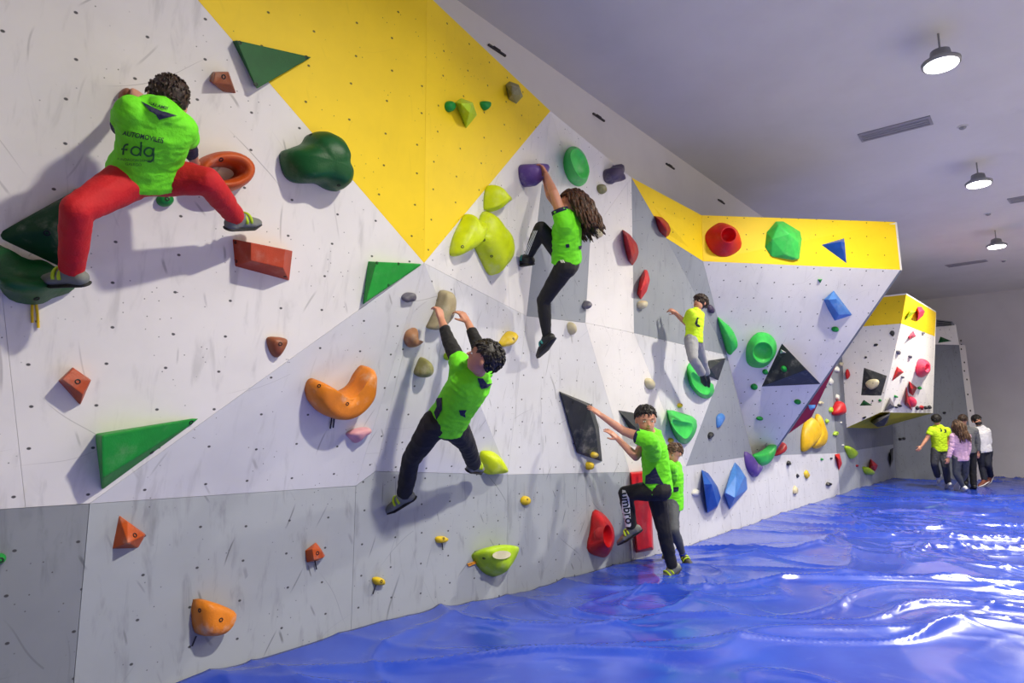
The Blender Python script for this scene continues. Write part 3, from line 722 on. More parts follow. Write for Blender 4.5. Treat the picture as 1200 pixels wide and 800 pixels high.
dishhold('large oval bright green hold above the person with long hair', 'green_bright', ell(675, 195, 14, 24, -12, 12), .15, [(668, 180), (676, 174), (687, 186), (691, 200), (688, 208), (680, 208), (672, 196)], .3)
blob('dark purple crumpled hold high on the white panel near the grey corner', 'plum', [(712, 204), (714, 198), (720, 196), (725, 193), (727, 199), (724, 205), (726, 211), (720, 215), (714, 212)], .14, lump=.3, lf=9)
blob('small olive hold below the dark purple crumpled hold', 'olive', ell(706, 221.5, 3.6, 6, -25, 7, .15), .07, lump=.2)
blob('small round cream hold beside the long hair', 'cream', ell(702.5, 273, 4, 5.5, 0), .05, bolts=[(703, 272)], boltr=.006)
def halfmoon(label, ol, top, col='crimson', h=.14, group='red leaf-shaped holds by the grey corner'):
    volume(label, col, ol, [(x, y, h) for x, y in top], name='climbing_hold', cat='climbing hold', group=group, bevel=.02)
halfmoon('red leaf-shaped hold at the white panel edge, largest and leftmost of three', [(729, 268), (738, 274), (747, 286), (749, 296), (746, 305), (741, 312), (736, 306), (731, 288)], [(734, 275), (741, 284), (744, 295), (741, 302)])
halfmoon('dark red half-moon hold on the sloping yellow strip', [(766, 252), (776, 254), (784, 261), (787, 269), (784, 276), (780, 279), (772, 272)], [(773, 258), (780, 264), (782, 271)], h=.13)
halfmoon('narrow red leaf-shaped hold leaning right on the grey corner, lowest of three', [(746, 345), (749, 327), (755, 315), (759, 316), (762, 328), (758, 342), (751, 352)], [(751, 340), (756, 323), (758, 332)], col='red', h=.11)
blob('tiny cream knob hold just under the narrow red hold', 'cream', ell(753, 357, 4, 5.5, 10, 7, .1), .08)
blob('small grey hold on the edge between the grey and white panels', 'grey', [(685, 359), (688, 352), (692, 357), (689, 362)], .07, lump=.1)
blob('small cream upright hold left of the white stripe', 'cream', ell(670.5, 384.5, 3.2, 7.5, -12), .07)
blob('cream block hold at the right edge of the white stripe', 'cream', ell(762, 449.5, 4, 7, -18), .07)
# prow
dishhold('big red rounded hold with a round white-rimmed hole on the yellow prow', 'red', [(826, 278), (829, 270), (838, 263), (845, 260.5), (856, 264), (864, 270), (869, 283), (868, 291), (858, 299), (846, 301), (836, 297), (829, 288)], .20, ell(854, 275, 9, 9, 0, 10), .8)
volume('big green faceted hold right of the red one on the yellow prow', 'green_bright', [(896, 290), (898, 272), (909, 259), (918, 259), (938, 271), (940, 280), (937, 304), (928, 305), (904, 301)], [(912, 264, .13), (925, 274, .19), (936, 285, .10), (933, 303, .04), (905, 280, .12), (920, 298, .07)], bevel=.012, name='climbing_hold', cat='climbing hold')
volume('dark blue triangular hold rightmost on the yellow prow', 'blue', [(962, 287), (989, 279), (992, 309)], [(985, 283, .13), (990, 284, .11)], bolts=[(990, 283)], boltr=.010)
volume('tiny green hold on the white prow above the blue one', 'grn', [(958, 327), (964, 327), (961, 332)], [(960, 328, .03), (963, 328, .03)], name='climbing_hold', cat='climbing hold', group='tiny green holds on the prow', bevel=.003)
volume('blue faceted hold with a pale top on the white prow', 'blue_light', [(965, 351), (977, 340), (984, 355), (999, 369), (978, 376), (970, 362)], [(971, 351, .12), (980, 350, .12), (983, 369, .12), (994, 368, .05)], name='climbing_hold', cat='climbing hold', bevel=.006)
blob('small green hold in the shadow under the blue faceted hold', 'grn', ell(979, 386, 4.2, 3, 0), .04, group='tiny green holds on the prow')
s = Surf(1013, 378)
# red rod-like volume along the prow's rear edge
def free_hull(label, col, pts, name='climbing_volume', cat='climbing volume', bevel=.006, group=None):
    bm = bmesh.new(); hull_of(bm, pts); bmesh.ops.dissolve_limit(bm, angle_limit=.03, verts=bm.verts[:], edges=bm.edges[:])
    bmesh.ops.bevel(bm, geom=bm.edges[:], offset=bevel, segments=2, affect='EDGES')
    c = sum(pts, Vector()) / len(pts)
    t = empty(name, c, label, cat, group); b = link('body', bm_mesh(bm), hm(col), t); return t
ed = lambda px, py, dx=0: None
pA = r1.lerp(tip, .12); pB = r1.lerp(tip, .34)
def edge_pt(x, y, off):          # just behind the prow's long edge, as deep as the edge is there
    best = min((r1.lerp(tip, k / 200) for k in range(201)), key=lambda q: (project(q)[0] - x) ** 2 + (project(q)[1] - y) ** 2)
    D = (best - CAM).dot(FW) + off
    return at(x, y, D=D)
free_hull('red elongated hold poking out behind the rear edge of the prow', 'red', [edge_pt(1027, 351, .02), edge_pt(1029, 353, .10), edge_pt(1021, 366, .03), edge_pt(1014, 379, .10), edge_pt(1004, 386, .02), edge_pt(1003, 384, .10), edge_pt(1013, 366, .25), edge_pt(1024, 352, .25)], 'climbing_hold', 'climbing hold')
free_hull('long dark red triangular volume along the back of the prow\'s lower edge', 'crimson', [edge_pt(981, 425, .05), edge_pt(923, 509, .05), edge_pt(951, 489, .25), edge_pt(958, 474, .3), edge_pt(975, 438, .3), edge_pt(940, 490, .5)])
free_hull('small blue hold on the long dark red volume', 'blue_light', [edge_pt(947, 474, .02), edge_pt(956, 474, .0), edge_pt(955, 478, -.10), edge_pt(950, 481, .05), edge_pt(948, 478, -.06)], 'climbing_hold', 'climbing hold', .004)
dishhold('rounded green ball hold with a large dished face on the white prow', 'green_bright', [(874, 413), (876, 402), (885, 391), (893, 389), (903, 392), (910, 402), (909, 414), (902, 425), (893, 431), (881, 430), (875, 424)], .20, ell(894, 413, 12, 12.5, 0, 12), .45)
volume('black pyramid volume with a dark blue underside on the white prow', 'char', [(916, 402), (962, 450), (892, 453)], [(945, 433, .36)], bolts=(), bevel=.006)
# little markings on the pyramid
sp = Surf(926, 432)
blob('small round green hold on the face of the black pyramid', 'grn', ell(919, 432.5, 3.2, 3.2), .05, surf=Surf(0, 0, (sp.c + sp.n * .14, sp.n)))
volume('pale small triangle hold near the tip of the black pyramid', 'white', [(915, 409), (922, 413), (914, 414)], [(918, 412, .05)], surf=Surf(0, 0, (sp.c + sp.n * .08, sp.n)), name='climbing_hold', cat='climbing hold', bevel=.002)
for (x, y, w, h, lb) in ((897, 436, 3.2, 3, 'tiny green hold left of the black pyramid'), (884, 453.5, 4, 3.4, 'small green hold left of the black pyramid\'s lower corner'), (935, 471, 4, 2.7, 'flat green hold on the lower prow under the black pyramid'), (890.5, 490.5, 4, 2, 'flat green hold near the left edge of the lower prow')):
    blob(lb, 'grn', ell(x, y, w, h), .04, group='tiny green holds on the prow')
blob('green rounded hold wrapped over the left edge of the prow', 'green_bright', [(842, 374), (849, 378), (858, 386), (863, 396), (863, 404), (858, 410), (853, 414), (848, 398)], .12, shift=(.1, -.15))
blob('small purple hold right of the person in grey trousers', 'plum', [(830, 361), (833, 357), (837, 362), (836, 367), (832, 366)], .05)
volume('dark grey faceted volume beside the person\'s feet, tucked under the grey corner', 'char', [(830, 422), (851, 419), (842, 446), (830, 441)], [(832, 432, .14)], bevel=.006)
dishhold('long green dished hold under the person in grey trousers', 'green_bright', [(805, 428), (808, 425), (815, 434), (824, 442), (835, 449), (838, 455), (835, 463), (830, 467), (820, 465), (811, 455), (806, 444)], .10, [(809, 434), (816, 438), (832, 452), (833, 459), (828, 463), (818, 458), (811, 448)], .5)
dishhold('large green scooped hold right of the person with the white trouser stripe', 'green_bright', [(781, 482), (786, 480), (797, 483), (812, 488), (817, 495), (815, 506), (810, 515), (804, 520), (796, 518), (788, 506)], .17, [(785, 490), (797, 493), (811, 496), (812, 504), (805, 514), (798, 511), (790, 502)], .25)
blob('tiny yellow round hold above the large green scooped hold', 'yellow', ell(797, 475, 2.2, 2.8), .04)
blob('tiny yellow hold on the wall above the smaller person\'s head', 'yellow', ell(786.5, 516, 2.4, 3), .04)
# dark volumes by the boys
volume('flat dark grey four-sided volume touched by the person\'s hand', 'char', [(655, 458), (694, 474), (702, 500), (706, 541), (676, 531)], [(657, 460, .03), (690, 476, .14), (702, 536, .07), (677, 528, .04), (698, 503, .12)], bolts=[(671, 471)], bevel=.006)
blob('tiny yellow hold on the dark four-sided volume', 'yellow', ell(697, 533, 3, 3.5), .05, surf=Surf(0, 0, (hit(697, 533)[0] + hit(697, 533)[1] * .075, hit(697, 533)[1])))
blob('tiny yellow hold just below the dark four-sided volume', 'yellow', [(689, 542), (694, 542), (694, 549), (689, 550)], .06)
volume('dark grey faceted volume behind the taller person\'s head', 'char', [(721, 477), (745, 484), (757, 498), (760, 530), (748, 520)], [(744, 500, .12)], bevel=.005)
volume('tall flat red volume behind the two people at the foot of the wall', 'red', [(738, 553), (762, 551), (766, 644), (745, 648)], [(740, 555, .05), (761, 553, .05), (764, 641, .10), (747, 645, .10)], center=(752, 590), bevel=.008)
# red octagon
dishhold('red octagonal hold with a round hole on the kicker', 'red', [(688, 645), (691, 622), (694, 600), (700, 597), (710, 605), (718, 618), (719, 635), (712, 650), (706, 653)], .24, ell(712.5, 628, 5.5, 13.5, -4, 10), .6, bolts=[])
# blue pair
volume('blue angular hold on the kicker, left one of the blue pair', 'blue', [(822, 550), (830, 554), (841, 570), (845, 583), (840, 595), (829, 601), (826, 585)], [(825, 567, .14), (834, 567, .19), (841, 593, .12), (829, 600, .06)], name='climbing_hold', cat='climbing hold', group='blue angular holds on the kicker', bevel=.006)
volume('lighter blue ridged hold on the kicker, right one of the blue pair', 'blue_light', [(848, 578), (856, 552), (861, 541), (866, 546), (868, 555), (875, 560), (876, 573), (862, 587), (855, 597)], [(850, 577, .10), (863, 555, .10), (861, 583, .19), (873, 557, .10)], name='climbing_hold', cat='climbing hold', group='blue angular holds on the kicker', bevel=.006)
blob('small white and grey hold left of the blue pair', 'white', [(812, 578), (815, 573), (820, 575), (818, 580), (814, 581)], .05)
blob('small pale blue drop-shaped hold on the grey triangular panel', 'blue_light', [(841, 491), (842, 487), (846, 484), (849, 488), (847, 494), (842, 501)], .06)
blob('tiny black hold on the grey triangular panel', 'blackish', [(831, 509), (834, 506), (836, 510), (832, 514)], .05)
blob('purple hanging hold at the lower tip of the prow', 'purple', [(875, 530), (880, 531), (886, 540), (893, 546), (888, 555), (884, 558), (877, 547)], .10, shift=(0, -.1))
blob('green crescent hold at the lower tip of the prow', 'green_bright', [(886, 533), (892, 530), (899, 526), (906, 520), (909, 521), (906, 533), (899, 544), (892, 545), (888, 540)], .13, surf=Surf(891, 541))
blob('small red hold just right of the prow\'s lower tip', 'crimson', [(909, 531), (912, 524), (918, 518), (920, 524), (917, 530), (910, 534)], .12)
# yellow two-lobed
blob('large yellow double-leaf hold on the grey panel, left lobe', 'gold', [(943, 528), (943, 508), (947, 493), (952, 489), (958, 495), (961, 508), (956, 518), (949, 525)], .16, name='climbing_hold', group='yellow leaf-shaped holds', k=3)
blob('tall pointed yellow hold beside the double-leaf one, right lobe', 'gold', [(954, 522), (958, 505), (958, 492), (960, 485), (964, 496), (968, 508), (967, 520), (960, 525)], .14, name='climbing_hold', group='yellow leaf-shaped holds', k=3)
for i, (x, y, w, h, col, lb) in enumerate((
    (946, 556, 3.6, 5, 'yellow', 'round yellow hold on the kicker below the yellow leaf holds'), (932.5, 575, 2.8, 6, 'cream', 'long cream hold lowest on the kicker below the prow'),
    (924.5, 543, 2.2, 3.2, 'blackish', 'tiny black hold on the kicker right of the prow tip, upper one'), (935, 557.5, 2, 3, 'blackish', 'tiny black hold on the kicker beside the round yellow one'),
    (971, 567, 3.4, 2.6, 'blackish', 'tiny black hold low on the kicker right of the cream one'), (963, 538, 1.6, 1.6, 'grn', 'tiny green speck hold above the red kite-shaped hold, left one'), (974, 537, 1.2, 1.2, 'blackish', 'tiny dark speck hold left of the red kite-shaped hold'),
    (1004.5, 545.5, 1.3, 1.8, 'crimson', 'tiny dark red hold between the green and red holds on the far kicker'),
    (974, 480, 2.4, 3.4, 'lime', 'small lime hold left of the long red hold behind the prow, top one'), (969.5, 493.5, 2.2, 3, 'lime', 'small lime hold left of the long red hold, middle one'), (979.5, 508, 3, 3, 'lime', 'round lime hold above the far kicker'),
    (986, 495, 1, 1.4, 'white', 'tiny white hold under the long red hold'), (988, 521.5, 1.3, 1.5, 'white', 'tiny white hold at the top of the far kicker'),
    (981, 433, 2.6, 3.4, 'white', 'small white hold at the top beside the prow edge, lower of two'), (986, 426.5, 2.2, 2.8, 'cream', 'small pale hold at the top beside the prow edge, upper of two'), (974, 447, 2.3, 5, 'white', 'narrow white hold beside the prow edge'),
    (962, 472, 3, 2.4, 'cream', 'small pale hold beside the small blue one'), (981.5, 465, 2.2, 3.6, 'white', 'white hold on top of the long red hold'),
    (968, 453.5, 1.6, 1.2, 'blackish', 'tiny black hold beside the dark red volume'), (972, 438, 2, 2.2, 'char', 'tiny dark hold at the upper end of the dark red volume'))):
    blob(lb, col, ell(x, y, w * .82, h * .9, 0, 7, .2, i), .045 if w > 2 else .025, k=1, lump=.15, lf=22)
volume('red kite-shaped hold at the top of the far kicker', 'red', [(978, 532), (984, 531), (987, 543), (983, 552)], [(983, 538, .09)], name='climbing_hold', cat='climbing hold')
blob('long red rounded hold on the dark grey panel behind the prow', 'red', [(979, 479), (983, 470), (987, 472), (989, 482), (987, 486), (979, 486)], .16, k=3)
blob('small red hold high on the grey panel left of the block', 'red', [(990.5, 437), (993, 432), (996, 439), (992, 444)], .10)
blob('lime pointed hold on the far kicker', 'lime', [(992, 524), (996, 523), (1004, 530), (1003, 534), (998, 537)], .12)
volume('red triangular hold on the far kicker under the block', 'red', [(1020, 537), (1029, 545), (1026, 552), (1018, 549)], [(1023, 545, .16)], name='climbing_hold', cat='climbing hold')
blob('lime curved hold beside the red triangle on the far kicker', 'lime', [(1013, 548), (1016, 547), (1023, 553), (1023, 556), (1016, 555)], .12)
volume('tall narrow dark hold at the corner of the far kicker', 'blackish', [(1043, 526), (1047, 524), (1047, 538), (1043, 548)], [(1044.5, 536, .10)], name='climbing_hold', cat='climbing hold')
# --- on the block
volume('black diamond-shaped volume on the white block', 'char', [(1012, 430), (1040, 440), (1033, 464), (1008, 464)], [(1024, 448, .10)], bevel=.006)
sq = Surf(1023, 448)
blob('cream pebble hold in the middle of the black diamond', 'cream', [(1014, 450), (1018, 445), (1026, 444), (1030, 447), (1027, 453), (1020, 456)], .10, surf=Surf(0, 0, (sq.c + sq.n * .09, sq.n)), bolts=[(1023, 449)])
volume('dark green triangle hold low on the white block', 'green_dark', [(1012, 468), (1023, 475), (1007, 475.5)], [(1013, 472, .05)], name='climbing_hold', cat='climbing hold')
for i, (x, y, w, h, col, lb) in enumerate((
    (1046, 390.5, 3.6, 3.6, 'char', 'round dark hold high on the white block'), (1026, 404, 3, 1.8, 'char', 'flat dark hold on the left face of the white block'), (1014.5, 418.5, 2, 2, 'blackish', 'tiny black hold above the black diamond'),
    (1053, 413, 2.6, 3, 'grey', 'grey hold near the front edge of the white block'), (1067, 418, 1.6, 2.4, 'grey', 'tiny grey hold in the middle of the block\'s right face'), (1082, 390, 1.6, 1.8, 'grey', 'tiny grey hold under the block\'s yellow band'),
    (1031, 469, 2.4, 1.8, 'grn', 'tiny green hold under the black diamond, right one'), (1022.5, 469.5, 1.2, 1.2, 'blackish', 'tiny black speck under the black diamond'), (1013, 489, 3, 1.5, 'blackish', 'flat black hold low on the block\'s left face'),
    (1050, 464.5, 1.4, 2, 'grn', 'tiny green hold right of the grey pyramid'), (1078, 454.5, 2.2, 2.2, 'grn', 'tiny green hold right of the red triangles on the block'), (1054.5, 475, 2, 2.6, 'blackish', 'dark hold in the bottom row of the block, first from the left'),
    (1050.5, 477, 1.3, 1.5, 'blackish', 'tiny dark hold beside the grey pyramid'), (1075, 478, 2, 2.8, 'blackish', 'dark hold in the bottom row of the block, left of the dark red one'), (1080, 477.5, 2.2, 3, 'crimson', 'dark red hold in the bottom row of the block'),
    (1085, 478, 1.8, 2.4, 'blackish', 'dark hold in the bottom row of the block, right of the dark red one'), (1089.5, 477, 1.7, 2.4, 'blackish', 'dark hold in the bottom row of the block, nearest the corner'), (1058, 442, 1.6, 1.8, 'grey', 'tiny grey hold right of the small red triangle on the block'))):
    blob(lb, col, ell(x, y, w * .85, h * .85, -20, 7, .25, i), .05, k=1, lump=.2, lf=18)
volume('small lime wedge hold on the block\'s yellow band', 'lime', [(1060, 376), (1066, 363), (1076, 364), (1068, 370)], [(1067, 366, .09)], name='climbing_hold', cat='climbing hold')
volume('red rounded hold on the block\'s yellow band', 'pink', [(1075, 359), (1080, 359), (1084, 365), (1082, 370), (1075, 376)], [(1077, 366, .12), (1081, 364, .10)], name='climbing_hold', cat='climbing hold')
volume('pink wedge hold near the top of the block\'s right face', 'pink', [(1064, 394), (1070, 387), (1074, 394), (1065, 398)], [(1069, 393, .12)], name='climbing_hold', cat='climbing hold')
dishhold('big round red hold on the block\'s right face', 'pink', [(1073, 432), (1076, 421), (1084, 421), (1090, 427), (1089, 436), (1081, 442), (1075, 440)], .22, ell(1087, 431, 3, 5, 0, 8), .6)
volume('small red triangle hold on the block, nearest the front edge', 'red', [(1051, 429), (1059.5, 436), (1045, 447)], [(1053, 435, .08)], name='climbing_hold', cat='climbing hold')
volume('dark red triangle hold in the middle of the block\'s right face', 'crimson', [(1065, 446), (1075, 454), (1070, 464), (1065, 460)], [(1068, 455, .14)], name='climbing_hold', cat='climbing hold')
volume('tall pointed dark red volume at the bottom of the block', 'crimson', [(1062, 452), (1069, 481), (1060, 474)], [(1064, 472, .2)], bevel=.005)
blob('round magenta hold behind the tall dark red point on the block', 'pink', [(1066, 466), (1070, 465), (1073, 470), (1071, 477), (1066, 474)], .10)
volume('grey striped pyramid hold on the block\'s lower corner', 'grey', [(1043, 465), (1049, 477), (1036, 482)], [(1043, 473, .14)], name='climbing_hold', cat='climbing hold')
volume('large dark navy volume under the block', 'blackish', [(1018, 493), (1044, 483), (1040, 495), (1030, 500)], [(1024, 497, .2), (1042, 487, .25), (1036, 499, .3), (1028, 500, .25)], center=(1032, 490), bevel=.006)
volume('green triangle hold on the white top of the far corner slab', 'green_dark', [(1099, 402), (1102, 394), (1116, 399.5)], [(1104, 398, .06)], name='climbing_hold', cat='climbing hold')
# holds on the side strip and slab
for i, (x, y) in enumerate(((1126, 399), (1126.6, 404), (1126.4, 409), (1130, 424.5), (1130, 434.5), (1133, 444.5), (1134, 462), (1137, 481))):
    loc, n = hit(x, y) if i > 1 else (at(x, y, X=21.5), Vector((-.5, -.8, 0)).normalized())
    b = bolt(None, loc + n * .004, n, .021); b.name = 'wall_bolt'
    tag(b, 'dark bolt hole cap in the column up the slab\'s pale side strip', 'bolt', 'bolt caps on the slab side strip')
for x, y, lb in ((1107, 483.5, 'tiny black hold on the dark slab above the walking man\'s head'), (1055, 514, 'tiny black hold on the dark slab under the block'), (1059.5, 513.5, 'tiny black hold on the dark slab, right of its twin')):
    blob(lb, 'blackish', ell(x, y, 2, 1.3, 0, 7), .05, k=2)
# dark housing behind the block
c0 = at(1107, 378.5, X=20.9); t = empty('ventilation_unit', c0, 'dark grey slatted metal unit above the far slab, beside the white block', 'ventilation unit')
bm = bmesh.new(); Bf = Matrix.Rotation(0, 3, 'Z'); hull_of(bm, [at(x, y, X=X) for x, y in ((1096, 374), (1116, 376.5), (1119, 381), (1096, 383)) for X in (20.9, 21.3)]); bmesh.ops.bevel(bm, geom=bm.edges[:], offset=.015, segments=2)
link('casing', bm_mesh(bm), M_house, t)
for k in range(3):
    bm = bmesh.new(); add_tube(bm, [at(1098, 376 + k * 2.4, X=20.88), at(1115, 377.8 + k * 1.6, X=20.88)], .012, 6); link('slat', bm_mesh(bm), M_bolt, t)
# ------------------------------------------------------------ people
def to_mesh(bm, voxel, smooth=3, disp=None, keep=None):
    """close a pile of overlapping solids into one continuous surface"""
    me = bpy.data.meshes.new('tmp'); bm.to_mesh(me); bm.free()
    o = bpy.data.objects.new('tmp', me); COL.objects.link(o)
    r = o.modifiers.new('r', 'REMESH'); r.mode = 'VOXEL'; r.voxel_size = voxel; r.adaptivity = 0
    if smooth:
        s = o.modifiers.new('s', 'SMOOTH'); s.factor = .5; s.iterations = smooth
    dg = bpy.context.evaluated_depsgraph_get(); out = bpy.data.meshes.new_from_object(o.evaluated_get(dg))
    bpy.data.objects.remove(o); bpy.data.meshes.remove(me)
    if disp:
        out.update(); ns = [v.normal.copy() for v in out.vertices]
        for v, n in zip(out.vertices, ns): v.co += n * disp(v.co, n)
    return out
def cap(bm, p, q, r, s, n=12, m=8):
    hull_of(bm, sphere_pts(p, r, None, n, m) + sphere_pts(q, s, None, n, m))
def ellip(bm, c, rr, B, n=18, m=12): hull_of(bm, sphere_pts(c, rr, B, n, m))
def frus(bm, p, q, r, s, seg=16): add_tube(bm, [p, q], [r, s], seg)
def wrinkle(amp, sc=14, ax=None, seed=0):
    def f(co, n):
        q = co * sc + Vector((seed, seed * 2, 0))
        if ax is not None: q = q + ax * (q.dot(ax) * .9)
        a = noise.noise(q); b = noise.noise(q * 2.3)
        return amp * ((1 - abs(a) * 2.2) * .7 + b * .4)
    return f
def cloth(key, col, rough=.75): return plain('cloth_' + key, col, rough, bump=.25, bscale=90, var=.10)
SKIN = plain('skin_fair', (206, 146, 120), .5, var=.10); SKIN_T = plain('skin_tan', (186, 124, 96), .5, var=.10)
SKIN.node_tree.nodes['Principled BSDF'].inputs['Subsurface Weight'].default_value = .08
M_eyew = plain('eye_white', (225, 222, 218), .3); M_iris = plain('iris', (40, 26, 18), .3); M_lip = plain('lips', (168, 88, 80), .5); M_brow = plain('brow', (38, 26, 20), .8)
def hairmat(key, col, col2):
    if 'hair_' + key in _sm: return _sm['hair_' + key]
    m, N, L, B = new_mat('hair_' + key)
    tc = N.new('ShaderNodeTexCoord').outputs['Object']
    L.new(mixc(N, L, ramp(N, L, noise_tex(N, L, tc, 45, 3), .35, .65), lin(col), lin(col2)), B.inputs['Base Color']); B.inputs['Roughness'].default_value = .5
    bp = N.new('ShaderNodeBump'); bp.inputs['Strength'].default_value = .5; bp.inputs['Distance'].default_value = .01
    L.new(noise_tex(N, L, mapping(N, L, tc, (120, 120, 25)), 1, 2), bp.inputs['Height']); L.new(bp.outputs[0], B.inputs['Normal'])
    _sm['hair_' + key] = m; return m
def reach(px, py, parent, L, side=1):
    """the point on this sight line at bone length L from its parent; side +1 = the farther of the two"""
    d = ray(px, py).normalized(); o = CAM - parent
    b = o.dot(d); c = o.dot(o) - L * L; disc = b * b - c
    if disc < 0:
        q = CAM + d * (-b); return parent + (q - parent).normalized() * L
    t = -b + side * math.sqrt(disc); return CAM + d * t

def hand_bm(bm, wrist, d, palm, size, curl=.6, thumb=1, spread=.10):
    """palm, four fingers of different length bent at the knuckles, and a thumb off the palm's side.
    d = pointing direction, palm = direction the palm faces, size = hand length"""
    d = d.normalized(); palm = (palm - d * palm.dot(d)).normalized(); side = d.cross(palm) * thumb    # towards the thumb
    L = size; w = L * .40
    def P(a, b, c): return wrist + d * (a * L) + side * (b * L) + palm * (c * L)
    pts = []
    for a, ww, th in ((-.02, .15, .085), (.15, .19, .09), (.40, .21, .085), (.50, .20, .07)):
        for sb in (-1, -.5, 0, .5, 1):
            for sc in (-1, 1): pts.append(P(a, sb * ww, sc * th * (1 - .25 * abs(sb))))
    hull_of(bm, pts)
    r0 = L * .052
    for k, (off, ln, an) in enumerate(((.155, .44, .06), (.052, .50, .02), (-.052, .46, -.03), (-.152, .36, -.09))):
        a = P(.44, off, 0); dd = (d + side * (an + spread * off * 4)).normalized(); ang = 0; cur = a; rr = r0 * (1 - .06 * k)
        for j, (fr, cu) in enumerate(((.45, .55), (.30, .85), (.25, .6))):
            ang += curl * cu; v = dd * math.cos(ang) + palm * math.sin(ang)
            nx = cur + v * (ln * L * fr); cap(bm, cur, nx, rr * (1 - .08 * j), rr * (1 - .08 * (j + 1)), 8, 6); cur = nx
    a = P(.12, .14, .03); b = a + (d * .62 + side * .62 + palm * .35).normalized() * L * .24; c = b + (d * .85 + side * .10 + palm * (.3 + .5 * curl)).normalized() * L * .19
    cap(bm, a, b, r0 * 1.5, r0 * 1.1, 8, 6); cap(bm, b, c, r0 * 1.1, r0 * .85, 8, 6)

